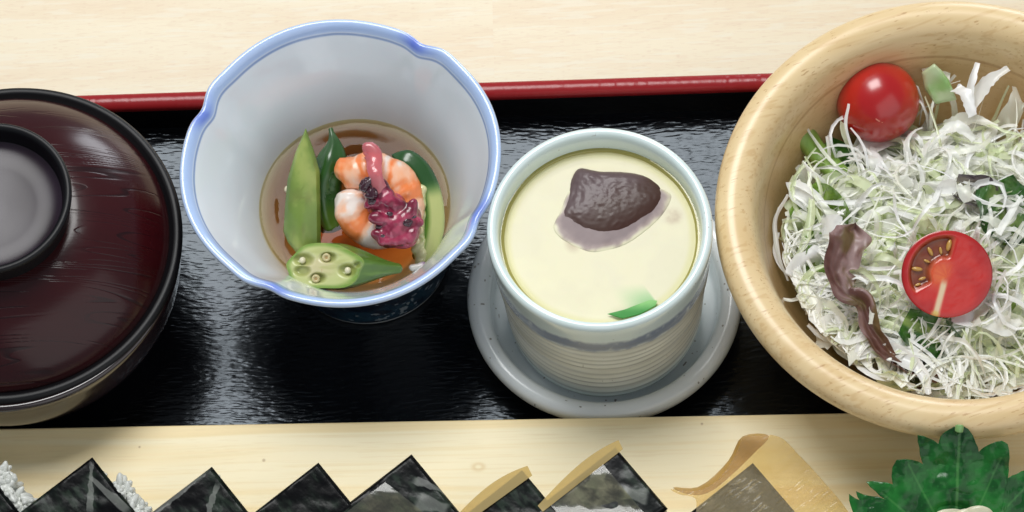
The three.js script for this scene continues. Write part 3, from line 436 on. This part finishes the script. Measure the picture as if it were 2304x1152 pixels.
  // strands seen singly at the edge of the heap: [points], width
  const named = [
    [[[12.5, 7.0, -2.55], [12.35, 6.7, -1.9], [12.5, 6.3, -1.2], [12.75, 5.9, -.6], [12.8, 5.6, .1]], .13], [[[10.7, 5.9, -2.9], [11.1, 5.7, -2.1], [11.7, 5.5, -1.2], [12.4, 5.5, -.3], [12.9, 5.6, .4]], .14],
    [[[9.6, 5.0, 4.1], [10.2, 5.1, 4.25], [11.0, 5.3, 3.9], [11.4, 5.6, 3.4]], .15], [[[9.75, 5.2, 1.6], [9.6, 5.1, 2.3], [9.85, 5.0, 3.0], [10.4, 5.0, 3.5]], .14], [[[10.2, 5.4, .2], [9.7, 5.3, 1.1], [9.7, 5.2, 2.4], [10.0, 4.9, 3.4]], .17],
    [[[13.4, 5.5, 7.5], [13.6, 5.7, 6.7], [13.9, 5.8, 6.1], [14.5, 5.7, 5.9]], .2], [[[14.6, 5.2, 7.9], [14.9, 5.4, 7.2], [15.3, 5.5, 6.8]], .22], [[[15.5, 5.2, 8.0], [16.0, 5.5, 7.2], [16.2, 5.7, 6.2], [16.0, 5.9, 5.4]], .18],
    [[[16.6, 5.4, 6.6], [17.1, 5.3, 7.1], [17.3, 5.2, 7.7], [16.4, 5.1, 7.95]], .18], [[[14.3, 5.5, 7.4], [15.2, 5.5, 7.6], [16.2, 5.4, 7.5], [17.0, 5.3, 7.6]], .15], [[[12.2, 5.3, 6.2], [12.0, 5.3, 5.5], [11.5, 5.3, 5.3], [11.3, 5.2, 5.9]], .13],
    [[[10.6, 5.0, 5.2], [11.1, 5.1, 5.8], [11.9, 5.1, 6.1], [12.6, 5.1, 6.6]], .15], [[[12.1, 6.75, 4.2], [12.45, 6.8, 4.3], [12.7, 6.75, 4.5]], .2], [[[12.75, 6.5, 4.8], [12.8, 6.55, 5.4], [12.72, 6.4, 5.9]], .24],
    [[[15.4, 6.0, -4.4], [15.6, 6.3, -4.0], [16.3, 6.2, -3.9]], .5], [[[16.9, 6.0, -2.6], [17.0, 6.5, -3.4], [17.3, 6.6, -4.2]], .35], [[[16.9, 5.9, -2.7], [17.6, 6.4, -3.5], [18.4, 6.6, -3.9]], .5], [[[16.0, 5.6, -2.2], [16.9, 5.6, -2.4], [17.9, 5.7, -2.0]], .5], [[[14.3, 6.2, -4.7], [14.2, 6.5, -4.95], [13.9, 6.3, -4.8]], .16],
    [[[16.4, 6.4, -3.3], [16.7, 6.5, -3.0], [17.0, 6.3, -2.2]], .55], [[[15.8, 5.9, -1.7], [16.4, 6.1, -1.9], [17.0, 6.0, -1.4]], .45]];
  named.forEach(([p, w], i) => mesh('shred', ribbon(p, (t) => w * (.6 + .4 * Math.sin(Math.PI * Math.min(1, .15 + t))) * (.85 + .3 * vn(t * 6, i)), .4, (t) => .4 * Math.sin(t * 4 + i), i * 3.3, 20, .25), cmat[i % 4 === 2 ? 1 : i % 4], cab));

  // lettuce
  const ruffle = (name, label, pos, rot, w, l, amp, fr, pal, seed) => {
    const o = thing(name, label, 'lettuce', pos, new THREE.Euler(...rot.map(rad)));
    const g = grid(60, 60, (u, v) => { const a = u * 2 - 1, e = Math.abs(a), ww = w * (.45 + .55 * Math.sin(Math.PI * Math.min(1, .12 + v * .85))); return [a * ww / 2 + .1 * (fbm(u * 4, v * 4, seed) - .5), amp * (e ** 1.5) * Math.sin(fr * v * 6.283 + a * 2.5 + seed) + .35 * e * e + amp * 1.3 * (fbm(u * 5, v * 5, seed + 3) - .5) + amp * .7 * v * v * Math.sin(a * fr * 3 + seed), (v - .5) * l]; }, { color: (u, v) => { const e = Math.abs(u * 2 - 1); let c = mix(pal[0], pal[1], ss(.05, .5, e + .5 * (fbm(u * 6, v * 6, seed) - .5))); return mix(c, pal[2], ss(.65, 1, Math.max(e, v) + .3 * (fbm(u * 9, v * 9, seed) - .5))); } });
    mesh('leaf_blade', g, phys({ vertexColors: true, roughness: .38, clearcoat: .5, clearcoatRoughness: .2, transmission: .3, thickness: 0 }), o); return o;
  };
  const G = [[206, 216, 140], [134, 168, 66], [112, 152, 48]], D = [[150, 176, 96], [62, 112, 36], [40, 88, 30]], P = [[170, 160, 140], [104, 110, 58], [96, 60, 60]];
  ruffle('lettuce_leaf', 'frilly yellow green lettuce piece at the left edge of the cabbage', [11.4, 5.35, 1.1], [15, 40, 10], 2.0, 2.2, .4, 2.2, G, 2);
  ruffle('lettuce_leaf', 'small bright green lettuce piece just above the purple lettuce strip', [11.15, 5.35, 2.75], [10, -30, -5], 1.1, 1.5, .2, 1.5, G, 5);
  ruffle('lettuce_leaf', 'dark green lettuce leaf right of centre, above the halved tomato', [17.8, 6.5, 1.9], [20, 20, -10], 2.2, 2.4, .3, 1.6, D, 7);
  ruffle('lettuce_leaf', 'dark green lettuce piece below the halved tomato, near the front wall', [14.9, 5.75, 6.1], [25, 60, 10], 1.5, 2.2, .25, 1.8, D, 9);
  ruffle('lettuce_leaf', 'brownish lettuce leaf tucked under the shreds at the front of the bowl', [13.9, 4.9, 7.0], [30, 80, 0], 1.5, 2.6, .25, 1.4, P, 11);
  ruffle('lettuce_leaf', 'purple edged lettuce leaf on the right under white shreds', [17.0, 6.55, 1.1], [15, 70, 0], 1.2, 2.0, .2, 1.4, [[170, 170, 150], [128, 118, 110], [92, 80, 90]], 13);
  ruffle('lettuce_leaf', 'green lettuce leaf behind the thick pale stalk by the whole tomato', [12.2, 4.75, -1.2], [20, 35, 0], 1.2, 2.0, .2, 1.5, D, 15);
  const st = thing('lettuce_stalk', 'thick pale green lettuce stalk leaning on the left inner wall', 'lettuce', [10.6, 4.9, -2.7]);
  mesh('rib', rough(sweep([[-.3, .45, -.15], [.2, .35, .4], [.8, .1, 1.2], [1.6, 0, 2.1], [2.4, -.3, 3.1]], (t, f) => .46 * (1 - .25 * t) * Math.sqrt(Math.max(.0006, Math.min(1, t * 14))) * (1 + .1 * Math.cos(3 * f)), 40, 26, { color: (t, f, p) => mix(mix([200, 218, 150], [150, 184, 88], ss(0, .35, t)), [112, 152, 56], .6 * ss(.4, .8, fbm(p[0] * 4, p[1] * 4, p[2] * .8))) }), .05, 2.5), vcm({ roughness: .35, transmission: .15, thickness: 0 }), st);
  const pl = thing('lettuce_piece', 'folded pale green lettuce rib right of the whole tomato', 'lettuce', [15.75, 6.1, -3.7], VIEW);
  mesh('rib', sheet([[-.4, .35], [-.1, .58], [.14, .36], [.36, .06], [.5, -.25], [.63, -.55], [.06, -.66], [-.28, -.16]], .22, .14, (x, y) => .25 * Math.sin((x + y) * 2.2) + .1 * fbm(x * 3, y * 3), (x, y) => mix([214, 232, 186], [164, 208, 128], ss(.3, .7, fbm(x * 3, y * 2, 3)) * ss(-.5, .3, x - y))), vcm({ roughness: .3, transmission: .25, thickness: 0 }), pl);
  // purple lettuce strip, twisting down to the front wall
  const ps = thing('purple_lettuce_strip', 'twisted brown purple lettuce strip hanging over the cabbage left of the halved tomato', 'lettuce', [0, .22, 0]);
  const path = [[12.4, 6.8, 2.3], [12.1, 6.9, 3.1], [11.7, 6.75, 4.0], [11.9, 6.55, 4.75], [12.5, 6.4, 5.15], [12.7, 6.0, 5.9], [13.2, 5.7, 6.8], [13.9, 5.4, 7.35], [15.0, 5.2, 7.75]].map((p) => new THREE.Vector3(...p)), cv = new THREE.CatmullRomCurve3(path, false, 'centripetal');
  mesh('leaf_blade', grid(18, 90, (u, v) => { const p = cv.getPointAt(v), t = cv.getTangentAt(v), a = u * 2 - 1, b = new THREE.Vector3().crossVectors(t, new THREE.Vector3(0, 1, 0)).normalize(), tw = .5 * Math.sin(v * 9) + .3, w = lerp(.58, .26, ss(.28, .62, v)) * (1 + .28 * Math.sin(v * 11)) * ss(0, .05, v) * (1 + .7 * Math.abs(a) * (vn(v * 16, a > 0 ? 3 : 9) - .5)); const x = a * w * Math.cos(tw), y = a * w * Math.sin(tw) * .6 + .14 * a * a - .1 * Math.cos(a * 5 + v * 14) + .26 * (fbm(u * 3, v * 14, 3) - .5) + .1 * (vn(u * 6, v * 40, 8) - .5); return [p.x + b.x * x, p.y + y, p.z + b.z * x]; }, { color: (u, v) => { const n = fbm(u * 3, v * 12, 4, 3); let c = mix([108, 72, 66], [168, 140, 138], ss(.4, .65, n)); c = mix(c, [112, 92, 58], ss(.5, .7, fbm(u * 4 + 5, v * 9, 8))); return mix(c, [120, 72, 50], ss(.5, .9, v) * .8); } }), phys({ vertexColors: true, roughness: .45, clearcoat: .25, clearcoatRoughness: .25, transmission: .25, thickness: 0 }), ps);

  // tomatoes
  const to = thing('cherry_tomato', 'whole glossy red cherry tomato resting at the back of the wooden bowl', 'tomato', [13.66, 5.6, -3.32], VIEW);
  const tg = grid(90, 60, (u, v) => { const f = v * Math.PI, t = u * 6.2831853, r = 1.47 * (1 + .012 * Math.cos(4 * t) * Math.sin(f) + .02 * Math.sin(f) ** 2); return [r * Math.sin(f) * Math.cos(t), r * Math.cos(f) * 1.02, r * Math.sin(f) * Math.sin(t)]; }, { loop: true });
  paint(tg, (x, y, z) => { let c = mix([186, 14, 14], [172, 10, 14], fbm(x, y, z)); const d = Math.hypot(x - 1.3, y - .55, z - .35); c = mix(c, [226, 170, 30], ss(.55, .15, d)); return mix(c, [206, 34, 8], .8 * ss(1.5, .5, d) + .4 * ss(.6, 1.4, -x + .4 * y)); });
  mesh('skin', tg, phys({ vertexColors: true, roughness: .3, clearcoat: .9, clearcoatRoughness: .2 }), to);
  mesh('skin_scar', rough(sweep([[-.22, -.66, 1.32], [-.05, -.76, 1.27], [.12, -.82, 1.22]], (t) => .045 * Math.sqrt(Math.max(.001, Math.min(1, t * 5) * Math.min(1, (1 - t) * 5))), 14, 8), .03, 9), phys({ color: col(214, 130, 112), roughness: .5 }), to);

  const ha = thing('tomato_half', 'halved cherry tomato with seeds showing, cut side up on the cabbage', 'tomato', [15.45, 7.35, 4.53], VIEW);
  const HR = 1.6, HY = .955;
  const back = grid(90, 30, (u, v) => { const f = Math.PI / 2 * (1 + v), t = u * 6.2831853; return [HR * Math.sin(f) * Math.cos(t), HR * HY * Math.sin(f) * Math.sin(t), HR * .9 * Math.cos(f)]; }, { loop: true });
  mesh('skin', back, phys({ color: col(184, 16, 14), roughness: .2, clearcoat: 1, clearcoatRoughness: .1 }), ha);
  const loc = (x, y) => { const r = Math.hypot(x, y) / HR, a = Math.atan2(y, x) * 180 / Math.PI, b = a < 0 ? a + 360 : a; return ss(.3, .46, r + .1 * (fbm(x * 3, y * 3, 1) - .5)) * ss(.87, .76, r) * ss(72, 88, b) * ss(214, 198, b); };
  const fg = grid(150, 56, (u, v) => { const t = u * 6.2831853, r = HR * (1 - v), x = r * Math.cos(t), y = r * HY * Math.sin(t); return [x, y, .035 * (1 - Math.exp(-v * 30)) - .17 * loc(x, y) + .012 * (fbm(x * 5, y * 5, 2) - .5) * ss(0, .1, v)]; }, { loop: true, color: (u, v, p) => {
    const [x, y] = p, r = Math.hypot(x, y) / HR; let c = mix([186, 16, 16], [206, 40, 34], ss(.3, .7, fbm(x * 1.6, y * 1.6, 4))); c = mix(c, [208, 62, 50], .5 * ss(.82, .55, r) * ss(-.1, .5, x) * fbm(x * 2 - y * 3, y * 1.2, 8)); c = mix(c, [170, 10, 12], .6 * ss(.8, .97, r));
    const ax = -.3, along = -(x * .26 + y * .965), across = x * .965 - y * .26;                      // the core runs from the middle down to the stem end
    const fibre = fbm(Math.atan2(y + .1, x) * 5, r * 1.2, 6, 2); c = mix(c, [232, 116, 56], .85 * ss(.85, .15, Math.hypot((x + .22) / .9, (y - .02) / .95)) * (.55 + .7 * fibre) * ss(.25, -.25, x - .5 * y - .15));
    c = mix(c, [226, 96, 62], .5 * ss(.16, 0, Math.abs(across - .28 * along)) * ss(-1.2, -.2, along) * ss(.2, -.6, along));
    c = mix(c, [232, 214, 176], .95 * ss(.17, .05, Math.abs(across + .02)) * ss(.1, .45, along) * ss(1.6, 1.4, along)); c = mix(c, [222, 190, 92], .8 * ss(.2, .08, Math.hypot(x + .42, y + 1.43)));
    const lw = loc(x, y); c = mix(c, [226, 120, 92], .6 * ss(.02, .2, lw) * ss(.7, .4, lw)); c = mix(c, mix([104, 36, 20], [134, 78, 30], fbm(x * 4, y * 4, 9)), loc(x, y) * .92); return mix(c, [150, 10, 12], ss(.955, .99, r)); } });
  mesh('cut_face', fg, phys({ vertexColors: true, roughness: .3, clearcoat: .7, clearcoatRoughness: .2 }), ha);
  for (const [d, rr, s] of [[86, .66, 1.1], [104, .55, .7], [125, .63, .9], [146, .53, .62], [170, .66, 1.0], [191, .55, .72], [201, .68, .6]]) { const a = rad(d), g = new THREE.SphereGeometry(.13 * s, 14, 10); g.scale(1.5, .62, .6); g.rotateZ(a + .2 * Math.sin(d)); g.translate(rr * HR * Math.cos(a), rr * HR * HY * Math.sin(a), -.07); mesh('seed', g, phys({ color: col(198, 152, 72), roughness: .3, clearcoat: .8 }), ha); }
}

// ---------------------------------------------------------------- row of pressed sushi on the board
{
  const labelsCount = Array.from({ length: 8 });
  const STREAK_AND_GLARE = [[[.3, .3, .6, .5, .1]], [[.06, .05, .52, .4, .11], [.2, .17, .8, .06, .13]], [[.23, .08, .45, .4, .12], [.02, .06, .05, 1, .1]], [[.7, .1, 1, .35, .1]], [[.28, .18, .62, -.02, .13], [.5, .3, .8, .1, .3]], [[.45, .3, .55, .5, .12]], [[.12, .36, .26, .5, .38], [.5, .3, .7, .1, .3]], [[.9, .1, .7, .5, .12]]];  // silver skin streaks, plus glare patches and a bevel highlight painted in
  const fishMap = (k) => tex(384, 512, (u, v) => { // u across 3 cm, v along 4 cm of the slice
    const x = u * 3, y = v * 4, seed = k * 7 + 2, n = fbm(x * 1.1 + seed, y * 1.1, seed, 4), f = fbm(x * 2.2 + seed, y * 7, seed + 3, 3), g = vn(x * 14, y * 14, seed), mott = [.1, .14, .16, .4, .16, .12, .2, .18][k];
    let c = mix([10, 14, 13], [36, 46, 38], ss(.35, .7, f)); c = mix(c, [104, 112, 108], mott * ss(.48, .66, n) * (.35 + .8 * f)); c = mix(c, [9, 9, 11], ss(.48, .36, fbm(x * .9 + 3, y * .9 + seed, 8, 3)));
    for (const [x0, y0, x1, y1, w] of STREAK_AND_GLARE[k]) { const ax = x0 * 3, ay = y0 * 3, bx = x1 * 3, by = y1 * 3, L = Math.hypot(bx - ax, by - ay), t = ((x - ax) * (bx - ax) + (y - ay) * (by - ay)) / L / L, d = Math.abs((x - ax) * (by - ay) - (y - ay) * (bx - ax)) / L; c = mix(c, [138, 140, 134], .7 * ss(w * 1.05, w * .7, d + .16 * (f - .5) + .2 * w * Math.sin(t * 5 + k)) * ss(-.12, .12, t + .15 * (n - .5)) * ss(1.12, .9, t + .15 * (n - .5))); }
    return mix(c, c.map((q) => q + 26), .8 * ss(.8, .97, g) * .6);
  });
  const bmp = tex(512, 512, (u, v) => 255 * (.93 * fbm(u * 3.5, v * 6, 3, 2) + .07 * fbm(u * 16, v * 30, 5, 2)), false);
  const fm = labelsCount.map((_, k) => phys({ map: fishMap(k), roughness: .3, specularIntensity: [.3, .3, .35, .35, .45, .35, .7, .3][k], bumpMap: bmp, bumpScale: .0016 }));
  const riceM = phys({ color: col(232, 234, 228), roughness: .4, clearcoat: .4, clearcoatRoughness: .25, transmission: .15, thickness: 0 }), kombu = phys({ color: col(252, 243, 212), roughness: .22, transmission: .86, thickness: 0, clearcoat: .5, clearcoatRoughness: .15 });
  const kelpTan = phys({ color: col(222, 194, 126), roughness: .36, transmission: .4, thickness: 0 });
  const film = phys({ color: col(238, 236, 214), roughness: .14, transmission: .95, thickness: 0, clearcoat: 1, clearcoatRoughness: .1 });
  const A = [[-18.7, 9.7], [-14.87, 9.51], [-10.63, 10.07], [-6.87, 10.07], [-3.59, 9.93], [.28, 10.69], [3.57, 10.03], [8.35, 10.75]], a = [-.79, .61], b = [.6, .8];
  const labels = ['leftmost pressed sushi slice, cut off by the photo edge, rice bulging on its right', 'second sushi slice from the left, silver streaks crossing its dark skin and rice beside it', 'third sushi slice from the left, narrow dark corner with a pale edge highlight painted in', 'fourth sushi slice from the left, evenly grey mottled skin', 'fifth sushi slice from the left, dark corner with a silver wedge and pale glare painted lower right', 'sixth sushi slice from the left with a low beige kelp edge behind', 'seventh sushi slice from the left, tallest corner with beige kelp along its edge', 'rightmost sushi slice under a large curled translucent kelp sheet'];
  const grain = new THREE.SphereGeometry(1, 10, 8); grain.scale(.13, .13, .3);
  A.forEach(([x, z], i) => {
    const next = A[i + 1], W = next ? Math.max(2.1, Math.min(2.9, (next[0] - x) * b[0] + (next[1] - z) * b[1] - .05)) : 3.2, L = 5.2, R = rng(100 + i * 7), top = i === 7 ? 5.35 : 5.5, y0 = 3.85;
    const t = thing('sushi_piece', labels[i], 'sushi', [x, y0, z - .42], new THREE.Euler(rad([7, 7, 6.5, 7, 6, 6.5, 4.5, 6][i]), Math.atan2(-b[1], b[0]), 0), 'pressed mackerel sushi slices in a row on the board');   // local x runs along b, local z along -a ... turned below
    // local frame: x across (b), z along (a)
    const H = top - y0, sh = (u, v, h) => [u * W, h, v * L];
    const tg = grid(40, 60, (u, v) => { const eu = Math.min(u * W, (1 - u) * W), ev = Math.min(v * L, (1 - v) * L), e = Math.min(eu, ev), dr = e < .16 ? .16 - Math.sqrt(Math.max(0, .0256 - (.16 - e) ** 2)) : 0; return sh(u, v, H - dr * 1.2 + .05 * (fbm(u * 3 + i, v * 6, i, 3) - .5) * ss(0, .2, e) + .05 * Math.sin(u * 3 + i) * Math.sin(v * 2.5)); }, { flip: false, uv: (u, v) => [u * W / 3, v * L / 4] });
    const skirt = grid(90, 3, (u, v) => { const c = [[0, 0], [W, 0], [W, L], [0, L], [0, 0]], q = u * 4, k = Math.min(3, Math.floor(q)), f = q - k; return [lerp(c[k][0], c[k + 1][0], f), H - .19 - .35 * v, lerp(c[k][1], c[k + 1][1], f)]; }, { uv: (u, v) => [u * 2, v * .1] });
    mesh('mackerel_topping', mergeGeometries([tg, skirt]), fm[i], t);
    const blk = new RoundedBoxGeometry(W - .14, H - .5, L - .14, 3, .15); blk.translate(W / 2, (H - .5) / 2, L / 2);
    const gr = []; const put = (gx, gy, gz) => { const g = grain.clone(); g.rotateX(R() * 3.1); g.rotateY(R() * 3.1); g.translate(gx, gy, gz); gr.push(g); };
    for (let k = 0; k < 150; k++) { const s = R(); const bulge = i < 2 ? (i ? .34 : .6) * R() : -.12; if (s < .45) put(W + bulge - .06, R() * (H - .45), R() * L); else if (s < .65) put(R() * (W - .3) + .15, R() * (H - .6), .2); else if (s < .85) put(.2, R() * (H - .6), R() * (L - .4) + .2); else put(R() * W, R() * (H - .5), L - .03); }
    if (i < 2) for (let k = 0; k < 190; k++) { const out = (i ? .42 : .62) * R() ** 1.5; put((i ? 1.15 : .2) + R() * (W - (i ? .7 : -.3)), H - .3 - .9 * R() - .55 * out, .05 - out); }
    mesh('rice_core', blk, riceM, t); mesh('rice_grains', mergeGeometries(gr), riceM, t).userData.kind = 'stuff';
    if (i === 5 || i === 6) mesh('kelp_strip', grid(12, 40, (u, v) => { const k = Math.sin(Math.PI * Math.min(1, .1 + v * .9)); return [lerp(.28, -.24 * k * (i === 6 ? .8 : 1.1), u) + (i === 5 ? .15 * (1 - v) : 0), H + .05 + .25 * u * k, -.12 + v * 3.6 - .25 * u * k]; }), kelpTan, t);
    if (i === 6 || i === 4) mesh('kelp_film', grid(30, 40, (u, v) => { const s = i === 7 ? 0 : .25; return [lerp(.1, 1.04, u) * W, H + .07 + .06 * fbm(u * 4, v * 8, i, 3) + .05 * Math.sin(u * 7 + v * 5), lerp(s, 1, v) * L * .6 + (i === 4 ? .6 * (1 - u) : 0)]; }), film, t);
  });
  const ks = thing('kelp_sheet', 'large translucent beige kelp sheet curling up over the rightmost sushi slice', 'kelp', [8.82, 5.9, 11.36], VIEW);
  const ko = [[-3.4, -.34], [-2.77, -.43], [-2.0, -.23], [-1.36, .46], [-1.05, 1.08], [-.9, 1.48], [-.43, 1.5], [.02, 1.54], [.46, 1.39], [1.0, .85], [1.39, .46], [2.01, -.23], [2.71, -1.08], [3.25, -2.16], [-.31, -3.71], [-2.47, -1.39], [-2.55, -.65], [-3.1, -.5]];
  const curl = (x, y) => { const d = (x * .62 - y * -.0 + 1.6); return .25 + .55 * ss(-.2, 1.5, y) ** 1.5 + .35 * ss(-1.2, -2.6, x) + .05 * Math.sin(x * 3 + y * 2) + .07 * (fbm(x * 2.2, y * 2.2, 5, 2) - .5) - .12 * Math.max(0, x); };
  const soft = (o) => new THREE.CatmullRomCurve3(o.map((q) => new THREE.Vector3(q[0], q[1], 0)), true, 'centripetal').getPoints(o.length * 4).slice(0, -1).map((q) => [q.x, q.y]);
  const fib = tex(256, 256, (u, v) => 255 * fbm(u * 5, v * 60, 2, 3), false); fib.repeat.set(.3, .3);
  const kmat = kombu.clone(); kmat.bumpMap = fib; kmat.bumpScale = .0006; kmat.roughness = .2; kmat.transmission = .88; kmat.clearcoat = 0; kmat.color = col(250, 238, 204);
  const turned = (g) => { const p = g.attributes.position, u = []; for (let i = 0; i < p.count; i++) u.push(p.getX(i) * .8 + p.getY(i) * .6, p.getY(i) * .8 - p.getX(i) * .6); g.setAttribute('uv', new THREE.Float32BufferAttribute(u, 2)); return g; };
  mesh('sheet', turned(sheet(soft(ko), .03, .12, curl)), kmat, ks);
  const kb = [[-3.3, -.3], [-2.46, -.3], [-1.36, .62], [-.9, 1.46], [0, 1.48], [-.47, .92], [-1.24, .15], [-2.15, -.5], [-2.8, -.52]];
  mesh('curled_edge', sheet(soft(kb), .03, .12, (x, y) => curl(x, y) - .3 - .25 * ss(-.3, 1.2, y)), phys({ color: col(232, 204, 140), roughness: .3, transmission: .5, thickness: 0 }), ks);
}

// ---------------------------------------------------------------- garnish leaf and ginger
{
  const half = [[0, 2.02], [-.15, 2.05], [-.36, 1.92], [-.59, 1.71], [-.66, 1.44], [-1.01, 1.65], [-1.38, 1.76], [-1.3, 1.33], [-1.21, .9], [-1.16, .74], [-1.54, .9], [-2.08, .9], [-2.21, .63], [-2.19, .05], [-2.61, .13], [-3.07, .13], [-2.77, -.17], [-2.43, -.46], [-2.94, -.36], [-3.42, -.2], [-3.31, -.5], [-3.66, -.3], [-3.6, -.7], [-3.4, -1.1], [-3.9, -1.5], [-4.2, -2.1], [-3.6, -2.2], [-3.2, -2.5], [-3.5, -3.2], [-2.9, -3.1], [-2.3, -3.4], [-1.8, -4.3], [-1.1, -4.1], [-.4, -4.8]];
  const right = [[.4, -4.8], [1.1, -4.2], [1.9, -4.2], [2.2, -3.3], [2.9, -3.1], [3.6, -2.9], [3.3, -2.3], [3.8, -1.9], [4.3, -1.3], [3.7, -.9], [3.9, -.3], [3.3, .1], [2.9, .7], [2.44, .55], [2.05, .39], [1.73, .26], [1.76, .8], [1.73, 1.17], [1.67, 1.46], [1.48, 1.57], [1.08, 1.44], [.72, 1.17], [.6, 1.49], [.33, 1.97], [.14, 2.08]];
  const crk = tex(512, 512, (u, v) => 255 * (.6 * fbm(u * 9, v * 9, 2, 2) + .4 * Math.abs(fbm(u * 20, v * 20, 7, 2) - .5) * 2), false);
  const vein = (x, y) => { let k = ss(.085, .015, Math.abs(x - .03 * y)); for (const [tx, ty] of [[-1.7, .8], [-2.6, -.2], [1.5, 1.0], [2.6, .2], [-2.6, -2], [2.6, -1.8]]) { const ox = 0, oy = -2.4, L = Math.hypot(tx - ox, ty - oy), ux = (tx - ox) / L, uy = (ty - oy) / L, al = (x - ox) * ux + (y - oy) * uy, ac = Math.abs((x - ox) * uy - (y - oy) * ux); if (al > 0 && al < L) k = Math.max(k, .7 * ss(.06, .01, ac)); } return k; };
  const lmap = tex(1024, 1024, (u, v) => { const x = (u - .5) * 10, y = (v - .5) * 10, n = fbm(x * 1.4, y * 1.4, 6, 3); let c = mix([34, 116, 44], [16, 78, 28], ss(.35, .65, n)); c = mix(c, [12, 62, 24], .5 * ss(.7, 1.8, y)); c = mix(c, [52, 130, 58], .35 * ss(.6, .8, vn(x * 9, y * 9, 2))); return mix(c, [128, 176, 104], .42 * vein(x, y)); });
  const le = thing('garnish_leaf', 'glossy dark green lobed leaf propped against the wooden bowl on the board', 'leaf', [15.18, 6.0, 11.91], VIEW);
  const corner = half.concat(right), outl = []; corner.forEach((q, i) => { const n = corner[(i + 1) % corner.length], L = Math.hypot(n[0] - q[0], n[1] - q[1]), mx = (q[0] + n[0]) / 2, my = (q[1] + n[1]) / 2, ox = -(n[1] - q[1]) / L, oy = (n[0] - q[0]) / L, s = ox * mx + oy * (my + 1) > 0 ? 1 : -1; outl.push(q); if (L > .3) outl.push([mx + s * ox * L * .06, my + s * oy * L * .06]); });
  const bend = (x, y) => 1.35 - .3 * Math.min(1.4, 2 - y) + .06 * Math.max(0, .6 - y) - .3 * Math.max(0, -2 - y) ** 1.5 - .05 * Math.max(0, Math.abs(x) - 1) ** 2 - .07 * vein(x, y) + .16 * (fbm(x * 1.6, y * 1.6, 3, 3) - .5) + .09 * (vn(x * 4, y * 4, 4) - .5) + .03 * (vn(x * 9, y * 9, 4) - .5) + .18 * Math.exp(-((x + 1.9) ** 2 + (y - .7) ** 2) * 3) + .2 * Math.exp(-((x - 1.6) ** 2 + (y - 1.3) ** 2) * 4);
  mesh('leaf_blade', planarUV2(sheet(outl, .035, .12, bend, null), 10), phys({ map: lmap, roughness: .24, specularIntensity: .9, bumpMap: crk, bumpScale: .0022 }), le);
  mesh('stem_cut', sweep([[.0, 1.86, 1.42], [.02, 2.02, 1.46], [.03, 2.14, 1.44]], (t) => .15 * Math.sqrt(Math.max(.002, Math.min(1, t * 5) * Math.min(1, (1 - t) * 7))), 14, 14), phys({ color: col(128, 174, 104), roughness: .35, clearcoat: .6 }), le);
  const gi = thing('pickled_ginger', 'small mound of pale pickled ginger slices on the dark green leaf', 'ginger', [15.2, 7.25, 13.75], VIEW);
  for (let i = 0; i < 5; i++) { const g = rough(grid(40, 20, (u, v) => { const t = u * 6.283, r = (1 - v) * (.75 + .12 * Math.cos(2 * t + i)); return [r * Math.cos(t) * 1.0 + (i - 2) * .2, r * Math.sin(t) * .85 - .25 + .1 * Math.sin(i * 2), .1 * i + .22 * Math.sqrt(v) + .1 * Math.sin(t * 3 + i) * (1 - v)]; }, { loop: true }), .06, 2, i * 5); mesh('slice', g, phys({ color: col(238, 232, 200), roughness: .35, clearcoat: .6, transmission: .2, thickness: 0 }), gi); }
}

renderer.render(scene, camera);
